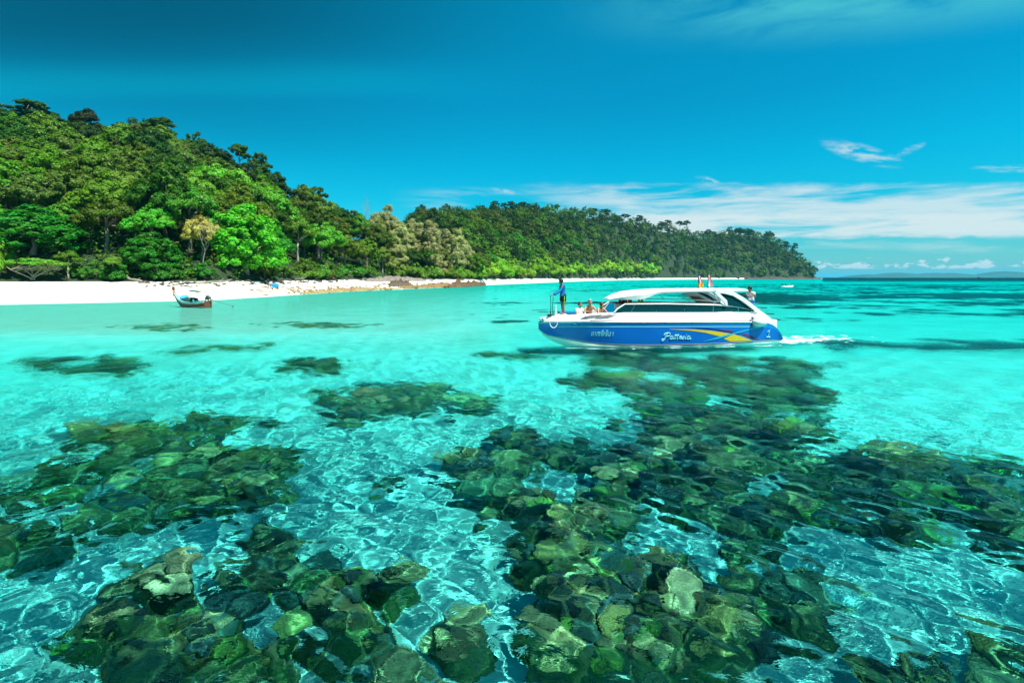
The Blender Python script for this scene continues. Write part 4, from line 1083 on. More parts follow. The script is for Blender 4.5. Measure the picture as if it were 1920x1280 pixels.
# distant reef bands seen as streaks: one spread of reef rock too far to tell apart
def distant_reef():
    pg = np.arange(840, 2500, 3.0); yg = np.exp(np.linspace(math.log(26), math.log(330), 240)); Pg, Yg_ = np.meshgrid(pg, yg, indexing='xy'); X = (Pg - 960) / F * Yg_
    big = fbm(X * .045 + 3, Yg_ * .10, 61, 4); sm = fbm(X * .22, Yg_ * .3, 66, 3)
    fi = fbm(X * .9, Yg_ * 1.1, 69, 3); ed = 0; m = (big - .5) * 2.4 + (sm - .5) * 1.7 + (fi - .5) * 1.4 - .12 + .30 * smooth(Yg_, 38, 70) * smooth(Pg, 1150, 1500)
    # bright sand areas as in the photo
    pyv = HY + F * HC / Yg_
    edge = smooth(Pg, 1000, 1500)
    m += .25 * smooth(pyv, 530, 556) * (1 - smooth(pyv, 596, 606)) * smooth(Pg, 860, 1500)
    m -= 1.4 * smooth(pyv, 600, 612) * (1 - smooth(Pg, 1480, 1560)); m -= 1.1 * smooth(pyv, 604, 618) * (1 - smooth(pyv, 622, 628)) ; m -= 3 * smooth(pyv, 645, 655)
    m -= .7 * (1 - smooth(Pg, 860, 1400)) * (1 - smooth(pyv, 560, 600)); m -= 1.2 * (1 - smooth(pyv, 529, 534)) - .0
    m -= .16 * smooth(pyv, 622, 630) * (1 - smooth(pyv, 640, 650)) * smooth(Pg, 1540, 1650)
    Z = terrain(Pg, Yg_) + .55 * smooth(m, 0, .9) * (.4 + fbm(X * .8, Yg_ * .8, 5, 3)) - .05
    V = np.stack([X, Yg_, Z], -1).reshape(-1, 3); f = grid_faces(*Pg.shape); mk = (m.reshape(-1)[f] > 0).any(1); f = f[mk]; u, inv = np.unique(f.ravel(), return_inverse=True)
    o = obj('distant_reef', new_mesh('distant_reef', V[u], inv.reshape(f.shape)), principled('seagrass', (.03, .085, .08), .95, .1, var=.5, vscale=.4)); o.cycles.is_caustics_receiver = True
    tag(o, 'dark streaks of submerged reef and seagrass beyond the speedboat', kind='stuff'); return len(f) * 2


reef_tris += distant_reef()
print('reef tris', reef_tris)

# ================================================================== speedboat
BX, BY, YAW = 1.30, 25.0, math.radians(8)
cY, sY = math.cos(YAW), math.sin(YAW)


def bl(px, py, b=0.0):
    """photo pixel -> (u, z) on the boat's vertical plane v = -b"""
    k = (px - 960) / F; q = (HY - py) / F
    # -(X-x0) s + (Y-y0) c = -b, X = kt, Y = t
    t = (-b - BX * sY + BY * cY) / (cY - k * sY)
    X, Y = k * t, t
    return ((X - BX) * cY + (Y - BY) * sY, HC + q * t)


def bpt(px, py, b=0.0):
    u, z = bl(px, py, b); return (u, -b, z)


boat = empty('speedboat', (BX, BY, 0), YAW)
tag(boat, 'white and blue passenger speedboat with long dark windows, moving left over the reef', 'speedboat')
LB = bl(1467, 630, 1.25)[0]
bk = K([(0, .05), (.25, .42), (.6, .66), (1.2, .92), (2, 1.14), (3.2, 1.34), (5, 1.45), (8, 1.46), (LB, 1.32)])
bc = K([(0, .02), (.3, .10), (.7, .30), (1.4, .62), (2.2, .90), (3.4, 1.16), (5, 1.28), (8, 1.32), (LB, 1.22)])
shp = [bl(1009, 606, .1), bl(1030, 605, .7), bl(1100, 604, 1.3), bl(1300, 604, 1.46), bl(1438, 604, 1.35), bl(1450, 609, 1.33), bl(1458, 616, 1.32), bl(1464, 625, 1.31), bl(1467, 634, 1.3)]
shz = K([(0, shp[0][1])] + shp[1:])
chp = [bl(1014, 620, .05), bl(1024, 628, .15), bl(1060, 636, .6), bl(1110, 645, 1.1), bl(1160, 648.5, 1.25), bl(1250, 648.5, 1.3), bl(1350, 645.5, 1.3), bl(1466, 637.5, 1.22)]
chz = K([(0, chp[0][1] + .1)] + chp)
kz = K([(0, chp[0][1] + .05), (.25, .55), (.7, .26), (1.3, .04), (2.2, -.18), (4, -.36), (LB - .3, -.36), (LB, -.30)])


def side_v(u, z):
    """half breadth of the hull side at height z"""
    zs, zc = ip(u, shz), ip(u, chz); f = np.clip((z - zc) / max(zs - zc, 1e-3), 0, 1)
    return float(ip(u, bc) + (ip(u, bk) - ip(u, bc)) * f ** 0.85)


FR = [0.0, .045, .06, .40, .76, .785, .80, .955, .97, 1.0]
MI_SIDE = [2, 0, 1, 1, 1, 3, 4, 4, 5]       # material of each strip between the fractions
us = sorted(set([0, .1, .25, .4, .6, .8, 1.0, 1.4] + list(np.linspace(1.8, LB - 1.4, 22)) + list(np.linspace(LB - 1.2, LB, 9))))
hm = [M_white, M_blue, M_dkred, M_cyan, M_blue2, M_steel]
mb = MB()
for sgn in (-1, 1):
    secs = []
    for u in us:
        zs, zc, zk = float(ip(u, shz)), float(ip(u, chz)), float(ip(u, kz)); vc, vs_ = float(ip(u, bc)), float(ip(u, bk)); s_ = []
        zk = min(zk, zc - .02)
        s_.append((u, 0.0, zk)); s_.append((u, sgn * vc * .55, zk + (zc - zk) * .45)); s_.append((u, sgn * vc * .98, zc - .03))
        for f in FR: z = zc + (zs - zc) * f; s_.append((u, sgn * side_v(u, z), z))
        secs.append(s_)
    mb.loft(secs, mi=[0, 0, 0] + MI_SIDE)
# transom
secT = [(u_, v_, z_) for (u_, v_, z_) in secs[-1]]; poly = [(p[0], p[1], p[2]) for p in secT] + [(p[0], -p[1], p[2]) for p in reversed(secT[1:])]
mb.add(poly, [tuple(range(len(poly)))], 1)
hull = mb.build('hull', hm, boat, sm=True)
# rub rail: pale line over thin red line at the sheer
mb = MB()
for sgn in (-1, 1):
    pts = [(u, sgn * (float(ip(u, bk)) + .012), float(ip(u, shz)) + .012) for u in us if u < LB - .9]
    mb.tube(pts, .028, 6)
mb.build('rub_rail', M_steel, boat, sm=True)
mb = MB(); pts = [(u, -(float(ip(u, bk)) + .004), float(ip(u, shz)) + .06) for u in us if 1.8 < u < LB - .9]; mb.tube(pts, .018, 6); mb.build('red_line', M_dkred, boat, sm=True)

# deck level side (white), bow to stern
cz = K([(0.05, bl(1018, 597, .3)[1]), (.5, bl(1032, 595, .6)[1]), bl(1075, 591.5, 1.1), bl(1120, 588.5, 1.25), bl(1160, 586, 1.3), bl(1425, 586, 1.3), bl(1436, 592, 1.3), bl(1447, 603.5, 1.3)])
cu1 = bl(1447, 603.5, 1.3)[0]
ucs = [0.08, .25, .5, .8, 1.2] + list(np.linspace(1.6, cu1 - .7, 18)) + list(np.linspace(cu1 - .6, cu1, 5))
mb = MB()
for sgn in (-1, 1):
    secs = []
    for u in ucs:
        z0 = float(ip(u, shz)) - .01; z1 = max(float(ip(u, cz)), z0 + .02); v0 = float(ip(u, bk)) - .01; v1 = max(v0 - .10 - .10 * min(u, 1), .02)
        secs.append([(u, sgn * v0, z0), (u, sgn * (v0 - .02), z0 + (z1 - z0) * .3), (u, sgn * (v1 + .03), z0 + (z1 - z0) * .85), (u, sgn * v1, z1), (u, sgn * max(v1 - .14, 0), z1 + .01), (u, sgn * max(v1 - .15, 0), z1 - .25)])
    mb.loft(secs)
mb.build('cabin_side', M_white, boat, sm=True)
# decks and bow cockpit
dz = float(ip(.6, cz)) - .03
mb = MB()
secs = [[(u, -max(float(ip(u, bk)) - .2, .01), float(ip(u, cz)) - .02), (u, 0, float(ip(u, cz)) + .03), (u, max(float(ip(u, bk)) - .2, .01), float(ip(u, cz)) - .02)] for u in (0.06, .3, .6, 1.0, 1.35)]
mb.loft(secs); mb.build('bow_deck', M_white, boat, sm=True)
mb = MB(); mb.loft([[(u, -side_v(u, .9) + .08, .9), (u, 0, .9), (u, side_v(u, .9) - .08, .9)] for u in (1.45, 2, 3, 4, 6, LB - .6)]); mb.build('deck_floor', principled('deck_grey', (.55, .6, .6), .6), boat)
mb = MB(); mb.box((LB - 1.0, 0, 1.05), (1.6, 2.3, .5)); mb.build('aft_deck', M_white, boat, bevel=.05)
mb = MB(); mb.box((1.38, 0, 1.22), (.06, 1.5, .5)); mb.build('bow_bulkhead', M_white, boat)
# blue cushions of the bow lounge
M_cush = cloth('blue_vinyl', (0.01, 0.20, 0.42))
for (ua, ub, v_, zc_, w_) in ((1.15, 2.2, .75, 1.62, .28), (1.45, 3.3, .95, 1.38, .4), (1.45, 3.3, -.85, 1.2, .4)):
    mb = MB(); mb.box(((ua + ub) / 2, v_, zc_), (ub - ua, w_, .16)); mb.build('cushion', M_cush, boat, bevel=.05)
# two slanted dark hatches on the bow side
def on_side(px, py, off=.012):
    u, z = bl(px, py, 1.2)
    for _ in range(4):
        z0 = float(ip(u, shz)); z1 = max(float(ip(u, cz)), z0 + .02); f = np.clip((z - z0) / (z1 - z0), 0, 1); v0 = float(ip(u, bk)) - .01; v1 = v0 - .10 - .10 * min(u, 1)
        b_ = float(np.interp(f, [0, .3, .85, 1], [v0, v0 - .02, v1 + .03, v1])); u, z = bl(px, py, b_)
    return (u, -(b_ + off), z)


for pts in ([(1088, 597.2), (1098, 592.6), (1112, 590.3), (1129, 589.6), (1122, 593.0), (1112, 595.8), (1100, 597.3)], [(1114, 597.0), (1128, 591.6), (1142, 589.4), (1157, 588.9), (1150, 592.6), (1140, 595.8), (1126, 597.2)]):
    mb = MB(); P = [on_side(p[0], p[1], .03) for p in pts]; n = len(P); P2 = [(p[0], p[1] + .05, p[2]) for p in P]
    mb.add(P + P2, [tuple(range(n)), tuple(range(2 * n - 1, n - 1, -1))] + [(i, (i + 1) % n, (i + 1) % n + n, i + n) for i in range(n)]); mb.build('hatch', M_dark, boat)

# window band, both sides, in panes
wtop = K([bl(1172, 571, 1.2), bl(1250, 570.5, 1.2), bl(1345, 572.5, 1.2), bl(1385, 576, 1.2), bl(1410, 581, 1.2), bl(1426, 586, 1.2)])
wfront = [bl(1152, 586, 1.2), bl(1158, 579, 1.2), bl(1172, 571, 1.2)]
WV = 1.17
edges_ = [bl(p, 586, 1.2)[0] for p in (1152, 1183, 1232, 1284, 1338, 1385, 1424)]
for sgn in (-1, 1):
    for i in range(len(edges_) - 1):
        a, b_ = edges_[i] + .012, edges_[i + 1] - .012; zb_ = bl(1200, 586, 1.2)[1] + .0
        n = 8; bot = [(a + (b_ - a) * j / n, zb_) for j in range(n + 1)]
        if i == 0: top = [(wfront[1][0] + .01, wfront[1][1])] + [(wfront[2][0] + (b_ + .22 - wfront[2][0]) * j / n, float(ip(wfront[2][0] + (b_ + .22 - wfront[2][0]) * j / n, wtop))) for j in range(n + 1)]
        elif i == 1: top = [(a + .22 + (b_ - a - .22) * j / n, float(ip(a + .22 + (b_ - a - .22) * j / n, wtop))) for j in range(n + 1)]
        else: top = [(q[0], float(ip(q[0], wtop))) for q in bot]
        poly = bot + [t_ for t_ in reversed(top) if t_[1] > zb_ + .005]
        mb = MB(); mb.prism(poly, sgn * WV, sgn * (WV - .012)); mb.build('window_pane', M_glass, boat)
# the slanted post between the first two panes
for sgn in (-1, 1):
    mb = MB(); mb.tube([(edges_[1], sgn * WV, bl(1200, 586, 1.2)[1]), (edges_[1] + .22, sgn * WV, bl(1200, 571, 1.2)[1])], .018, 6); mb.build('window_post', M_steel, boat, sm=True)
# white rail on top of the windows
for sgn in (-1, 1):
    pts = [(wfront[0][0], sgn * WV, wfront[0][1]), (wfront[1][0], sgn * WV, wfront[1][1]), (wfront[2][0], sgn * WV, wfront[2][1] + .02)] + [(u, sgn * WV, float(ip(u, wtop)) + .02) for u in np.linspace(wfront[2][0] + .3, bl(1426, 586, 1.2)[0], 16)]
    mb = MB(); mb.tube(pts, .035, 6); mb.build('window_rail', M_white, boat, sm=True)
# windscreen in front
mb = MB(); a = wfront[0]; c_ = wfront[2]
mb.add([(a[0] - .15, -.9, a[1] - .2), (a[0] - .15, .9, a[1] - .2), (c_[0] - .02, 1.1, c_[1]), (c_[0] - .02, -1.1, c_[1])], [(0, 1, 2, 3)])
mb.build('windscreen', M_glass, boat)

# roof
rt = K([bl(1141, 560.5, .4), bl(1165, 553.5, .8), bl(1190, 547.8, 1.0), bl(1240, 544.3, 1.0), bl(1300, 543.4, 1.0), bl(1404, 542.8, 1.0)])
rb = K([bl(1141, 561.8, .4), bl(1165, 561.8, .8), bl(1203, 560.8, 1.0), bl(1232, 549.4, 1.0), bl(1300, 547.4, 1.0), bl(1345, 546.8, 1.0), bl(1404, 546.4, 1.0)])
rw = K([(rt[0][0], .45), (rt[0][0] + .5, .92), (rt[0][0] + 1.3, 1.2), (rt[0][-1] - 1.6, 1.24), (rt[0][-1], .95)])
mb = MB(); secs = []
for u in np.linspace(rt[0][0], rt[0][-1], 34):
    zt, zb_, w_ = float(ip(u, rt)), float(ip(u, rb)), float(ip(u, rw)); cr = .06 * w_
    secs.append([(u, -w_, zb_), (u, -w_ - .02, (zt * .6 + zb_ * .4)), (u, -w_ * .9, zt), (u, -w_ * .45, zt + cr * .7), (u, 0, zt + cr), (u, w_ * .45, zt + cr * .7), (u, w_ * .9, zt), (u, w_ + .02, zt * .6 + zb_ * .4), (u, w_, zb_), (u, 0, max(zt - .10, zb_) if zt - zb_ < .16 else zt - .10)])
mb.loft(secs, closed=True, cap=True); mb.build('roof', M_white, boat, sm=True)


def band(pts, widths, v_, th, name, mat):
    """flat band following pts in the (u, z) plane"""
    mb = MB(); n = len(pts); secs = []
    for i, p in enumerate(pts):
        a = Vector(pts[max(i - 1, 0)]); b_ = Vector(pts[min(i + 1, n - 1)]); d = (b_ - a).normalized(); nn = Vector((-d.y, d.x)); w_ = widths[i] / 2
        q0 = Vector(p) + nn * w_; q1 = Vector(p) - nn * w_
        secs.append([(q0.x, v_ - th / 2, q0.y), (q0.x, v_ + th / 2, q0.y), (q1.x, v_ + th / 2, q1.y), (q1.x, v_ - th / 2, q1.y)])
    mb.loft(secs, closed=True, cap=True); return mb.build(name, mat, boat, bevel=.012)


arch_px = [(1340, 545.5), (1358, 546.8), (1374, 551), (1392, 561.5), (1410, 575), (1426, 588), (1441, 600)]
arch = [bl(*p, 1.2) for p in arch_px]; arch_w = [.16, .20, .19, .18, .18, .20, .26]
pil = [bl(*p, 1.2) for p in ((1341, 547), (1350, 556), (1359.5, 565), (1361, 572))]
tri = [bl(*p, 1.2) for p in ((1349, 550.5), (1360, 551), (1374, 555), (1392, 566), (1414, 582.5), (1395, 577.5), (1364, 572), (1363, 564))]
M_archin = principled('wing_inside_grey', (.55, .6, .6), .5)
for sgn in (-1, 1):
    band(arch, arch_w, sgn * 1.23, .09, 'aft_arch', M_white if sgn < 0 else M_archin)
    band(pil, [.17, .15, .16, .12], sgn * 1.232, .085, 'arch_pillar', M_white if sgn < 0 else M_archin)
    mb = MB(); mb.prism(tri, sgn * 1.215, sgn * 1.205); mb.build('arch_window', M_glass, boat)
# forward inner wing seen through the opening on the far side, with two brown panes
wing = [bl(1279, 548, -1.15), bl(1306, 548, -1.15), bl(1345, 568, -1.15), bl(1307, 568.5, -1.15)]
mb = MB(); mb.prism(wing, 1.16, 1.20); mb.build('far_wing', M_archin, boat)
for q in ([(1293, 554.3), (1311, 556), (1323, 561), (1299, 561)], [(1302, 563.6), (1330, 563.6), (1338, 567.8), (1306, 567.8)]):
    mb = MB(); mb.prism([bl(*p, -1.13) for p in q], 1.135, 1.15); mb.build('far_wing_pane', principled('brown_glass', (.13, .09, .04), .2), boat)
# grab rails and thin braces in the open side
mb = MB(); P0 = bpt(1204, 559.5, -.9); mb.tube([P0, bpt(1290, 561.5, -.9), bpt(1348, 565.5, -.9)], .025, 6); mb.build('far_rail', M_white, boat, sm=True)
for a, b_ in (((1276, 553), (1268, 563)), ((1340, 549), (1338, 571)), ((1343, 549), (1352, 571)), ((1236, 552), (1246, 561)), ((1362, 565), (1384, 556))):
    mb = MB(); mb.tube([bpt(*a, 1.1), bpt(*b_, 1.1)], .014, 5); mb.build('brace', M_steel, boat, sm=True)
# handrail and steps climbing the slope aft
for v_ in (1.02, .55):
    pts = [bpt(1356, 543.5, v_), bpt(1378, 548.5, v_), bpt(1400, 561, v_), bpt(1422, 579, v_), bpt(1446, 600, v_), bpt(1447, 604, v_)]
    mb = MB(); mb.tube(pts, .018, 6)
    mb.build('handrail', M_steel, boat, sm=True)
for (px, py) in ((1370, 548), (1384, 554.5), (1398, 563.5), (1412, 574), (1425, 585), (1437, 595)):
    mb = MB(); p = bpt(px, py, 0); mb.box((p[0], -.78, p[2] - .03), (.18, .5, .04)); mb.build('step', M_dark, boat)
# round white pod on the stern quarter and its cleats
mb = MB(); p = bpt(1424, 603, 1.38); mb.ball(p, (.42, .26, .25), 20, 12); mb.ball((p[0] - .02, p[1] + .04, p[2] + .16), (.38, .20, .22), 20, 12); mb.build('stern_pod', M_white, boat, sm=True)
for (px, py) in ((1410, 595), (1410, 609)):
    mb = MB(); p = bpt(px, py, 1.42); mb.ball(p, .045, 8, 6); mb.tube([p, (p[0], p[1], p[2] - .12)], .02, 6); mb.build('cleat', M_dark, boat, sm=True)
# bow fittings: anchor roller box, two dark posts, hanging white rope ring
mb = MB(); p = bpt(1026, 597, .15); mb.box((p[0], -.15, p[2]), (.5, .36, .12)); mb.build('anchor_roller', M_white, boat, bevel=.03)
p = bpt(1034, 592, .35)
for dx_, h_ in ((-.05, .98), (.09, .92)):
    mb = MB(); mb.tube([(p[0] + dx_, p[1], p[2] - .05), (p[0] + dx_ * .6, p[1], p[2] + h_ * .5), (p[0] + dx_, p[1], p[2] + h_)], [.03, .016, .014], 7); mb.build('bow_post', M_dark, boat, sm=True)
mb = MB(); mb.box((p[0] - .05, p[1], p[2] + .02), (.3, .16, .12)); mb.build('post_base', M_dark, boat, bevel=.02)
mb = MB(); mb.tube([(p[0] + .2, p[1] - .05, p[2]), (p[0] + .19, p[1] - .05, p[2] + .42)], [.05, .035], 8); mb.ball((p[0] + .19, p[1] - .05, p[2] + .46), .05, 8, 6); mb.box((p[0] + .24, p[1] - .05, p[2] - .02), (.24, .2, .1)); mb.build('mooring_bitt', principled('cream_paint', (.75, .72, .55), .5), boat, sm=True)
c_ = bpt(1038, 604.5, .98); R_ = .23
mb = MB(); mb.tube([(c_[0] + R_ * .82 * math.sin(t), c_[1], c_[2] + .04 + R_ * math.cos(t) * (1.25 if math.cos(t) < 0 else 1.2)) for t in np.linspace(0, 2 * PI, 28)], .017, 6, cap=False)
mb.build('rope_ring', M_white, boat, sm=True)


# ---- painted graphics and lettering on the near side
def hull_pt(px, py, off=.008):
    u, z = bl(px, py, 1.35)
    for _ in range(4):
        b_ = side_v(u, z); u, z = bl(px, py, b_)
    return (u, -(b_ + off), z)


def decal(top, bot, name, mat, n=28, off=.008):
    """strip between two pixel curves"""
    t0, b0 = K(top), K(bot); xs0 = max(top[0][0], bot[0][0]); xs1 = min(top[-1][0], bot[-1][0]); mb = MB(); v_ = []
    rows = 4
    for i in range(n + 1):
        x = xs0 + (xs1 - xs0) * i / n; ya, yb_2 = float(ip(x, t0)), float(ip(x, b0))
        for j in range(rows + 1): v_.append(hull_pt(x, ya + (yb_2 - ya) * j / rows, off))
    f = [(i * (rows + 1) + j, (i + 1) * (rows + 1) + j, (i + 1) * (rows + 1) + j + 1, i * (rows + 1) + j + 1) for i in range(n) for j in range(rows)]
    mb.add(v_, f); return mb.build(name, mat, boat)


decal([(1255, 616.8), (1300, 617.2), (1335, 620), (1370, 625.3)], [(1255, 617.2), (1295, 619.8), (1322, 623.5), (1350, 630.5), (1370, 625.6)], 'yellow_swoosh', M_yellow)
decal([(1357, 634.5), (1375, 626.2), (1392, 631), (1410, 638.0)], [(1357, 634.9), (1368, 639.5), (1410, 638.6)], 'yellow_swoosh', M_yellow)
decal([(1290, 614.2), (1330, 615), (1368, 620), (1386, 624)], [(1290, 614.6), (1330, 617.2), (1365, 623), (1386, 626.5)], 'navy_swoosh', principled('navy_graphic', (.01, .02, .22), .3))
decal([(1345, 616.3), (1375, 620.3)], [(1345, 616.8), (1375, 623.2)], 'red_swoosh', M_dkred, 12, .010)
decal([(1390, 623.8), (1410, 630), (1424, 636.5)], [(1390, 625.6), (1408, 634), (1424, 637.2)], 'red_swoosh', M_dkred, 12, .010)
decal([(1318, 639.7), (1350, 630.4), (1400, 617.3), (1434, 610.5)], [(1318, 640.1), (1345, 635.2), (1380, 625), (1412, 616.5), (1434, 611.8)], 'cyan_swoosh', M_cyan, 28, .014)
decal([(1040, 611.9), (1435, 611.9)], [(1040, 612.9), (1435, 612.9)], 'pale_pinstripe', principled('pale_stripe', (.35, .78, .85), .4), 60, .009)


def text_decal(txt, px, py, h_px, wscale, mat, name, shear=0.0, surf='hull', slope=0.0, bold=0.0):
    cu = bpy.data.curves.new(name, 'FONT'); cu.body = txt; cu.size = 1.0; cu.shear = shear; cu.offset = bold; cu.resolution_u = 3
    to = bpy.data.objects.new('tmp', cu); COL.objects.link(to); bpy.context.view_layer.update()
    me_ = bpy.data.meshes.new_from_object(to.evaluated_get(bpy.context.evaluated_depsgraph_get())); bpy.data.objects.remove(to)
    if len(me_.vertices) == 0: return
    for v_ in me_.vertices:
        x = px + v_.co.x * h_px * wscale / .72; y = py - v_.co.y * h_px / .72 + slope * (x - px)
        v_.co = hull_pt(x, y, .013) if surf == 'hull' else on_side(x, y, .013)
    me_.materials.append(mat); obj(name, me_, None, boat)


def strokes(list_, px, py, h_px, name, mat, w_=.018, slant=.35):
    """hand-written letters: list of (x offset, polyline list) in units of letter height"""
    mb = MB()
    for pts in list_:
        P = [hull_pt(px + (x + slant * y) * h_px, py - y * h_px, .010) for x, y in pts]
        mb.tube(P, w_, 5)
    mb.build(name, mat, boat, sm=True)


def arc(cx, cy, rx, ry, a0, a1, n=10): return [(cx + rx * math.cos(math.radians(a0 + (a1 - a0) * i / n)), cy + ry * math.sin(math.radians(a0 + (a1 - a0) * i / n))) for i in range(n + 1)]


L_ = []
# P with a big swash
L_ += [[(0.0, -.28), (-.18, -.24), (-.26, -.1), (-.1, .0), (.15, .02)], [(.28, .95), (.22, .5), (.16, 0), (.05, -.22), (-.1, -.3)], arc(.38, .72, .42, .26, 200, -80, 14) + [(.3, .42)], arc(.1, .68, .28, .22, 60, 230, 8)]
x = 1.15                       # a
L_ += [arc(x, .22, .2, .24, 60, 400, 14), [(x + .22, .45), (x + .2, .1), (x + .32, 0), (x + .42, .1)]]
x = 1.68                       # t t
for k_ in (0, .38): L_ += [[(x + k_, .85), (x + k_ - .02, .15), (x + k_ + .08, 0), (x + k_ + .2, .08)]]
L_ += [[(x - .14, .56), (x + .56, .58)]]
x = 2.42                       # e
L_ += [[(x, .25), (x + .3, .3)] + arc(x + .17, .26, .17, .22, 10, 320, 12)]
x = 2.9                        # s
L_ += [[(x - .08, .02), (x + .1, .3), (x + .2, .5), (x + .3, .25), (x + .22, .02), (x + .02, .04)]]
x = 3.36                       # i
L_ += [[(x, .45), (x - .02, .1), (x + .08, 0), (x + .18, .08)], [(x + .03, .66), (x + .06, .72)]]
x = 3.85                       # a
L_ += [arc(x, .22, .2, .24, 60, 400, 14), [(x + .22, .45), (x + .2, .1), (x + .32, 0), (x + .5, .12)]]
strokes(L_, 1244, 635.5, 11.8, 'name_lettering', M_letter, .024)
strokes([[(.0, .72), (.25, 1.0), (.2, .5), (.15, 0)], [(-.1, 0), (.42, 0)]], 1438, 631.5, 13.0, 'number_lettering', M_letter, .026, .12)
# the same name in Thai: each glyph drawn as strokes
T_ = []
def gl(x, *lines): T_.extend([[(x + a_, b_) for a_, b_ in l] for l in lines])
for x in (0, .42): gl(x, [(.12, .08), (.02, .05), (.02, .2), (.1, .2), (.1, 1.0)])
gl(.95, [(.1, .85), (0, .95), (.02, .75), (.1, 0), (.28, .6), (.46, 0), (.56, 1.0)])
for x in (1.75, 2.5): gl(x, [(.1, .85), (0, .95), (.1, 1.0), (.14, 0), (.14, .5), (.34, 1.0), (.46, .9), (.46, 0)])
gl(2.5, [(.1, 1.25), (.45, 1.25), (.5, 1.5)])
gl(3.2, [(.12, .08), (.02, .05), (.02, .2), (.1, .2), (.1, 1.0)])
gl(3.65, [(.1, .55), (0, .8), (.15, 1.0), (.2, .5), (.15, 0), (.4, 0), (.48, .7), (.4, .95), (.6, 1.05)])
gl(3.65, [(.1, 1.3), (.45, 1.3), (.5, 1.5)])
gl(4.5, [(.08, .95), (0, .85), (.04, .5), (0, .1), (.2, 0), (.45, .1), (.45, 1.0)])
gl(5.5, [(0, .7), (.15, 1.0), (.13, 0)])
strokes(T_, 1108, 629.5, 7.2, 'thai_lettering', M_letter, .016, .18)
text_decal('www.lomapattaianfood.com', 1205, 593.4, 4.6, 1.0, M_greyletter, 'web_lettering', 0, 'side', 0, .0)


# ================================================================== people
def skin_mesh(J, bones, rad, name, sub=2):
    """J joint -> position, bones list of pairs, rad joint -> radius"""
    names = []
    for a, b_ in bones:
        for n in (a, b_):
            if n not in names: names.append(n)
    me_ = bpy.data.meshes.new(name); me_.from_pydata([J[n] for n in names], [(names.index(a), names.index(b_)) for a, b_ in bones], [])
    o = bpy.data.objects.new('tmp', me_); COL.objects.link(o)
    sk = o.modifiers.new('s', 'SKIN'); sk.use_smooth_shade = True
    for i, n in enumerate(names):
        r = rad[n]; me_.skin_vertices[0].data[i].radius = r if isinstance(r, tuple) else (r, r)
        me_.skin_vertices[0].data[i].use_root = (i == 0)
    o.modifiers.new('sub', 'SUBSURF').levels = sub
    bpy.context.view_layer.update(); out_ = bpy.data.meshes.new_from_object(o.evaluated_get(bpy.context.evaluated_depsgraph_get()))
    bpy.data.objects.remove(o); out_.name = name
    return out_


RAD = dict(pelvis=(.15, .115), waist=(.135, .10), chest=(.165, .115), neck=.055, jaw=.062, head=(.088, .105), crown=.07, nose=.016,
           shL=.062, shR=.062, elL=.042, elR=.042, wrL=.028, wrR=.028, paL=.036, paR=.036, hipL=.095, hipR=.095, knL=.062, knR=.062, anL=.038, anR=.038, toL=.034, toR=.034)
BONES = [('pelvis', 'waist'), ('waist', 'chest'), ('chest', 'neck'), ('neck', 'jaw'), ('jaw', 'head'), ('head', 'crown'),
         ('chest', 'shL'), ('shL', 'elL'), ('elL', 'wrL'), ('wrL', 'paL'), ('chest', 'shR'), ('shR', 'elR'), ('elR', 'wrR'), ('wrR', 'paR'),
         ('pelvis', 'hipL'), ('hipL', 'knL'), ('knL', 'anL'), ('anL', 'toL'), ('pelvis', 'hipR'), ('hipR', 'knR'), ('knR', 'anR'), ('anR', 'toR')]


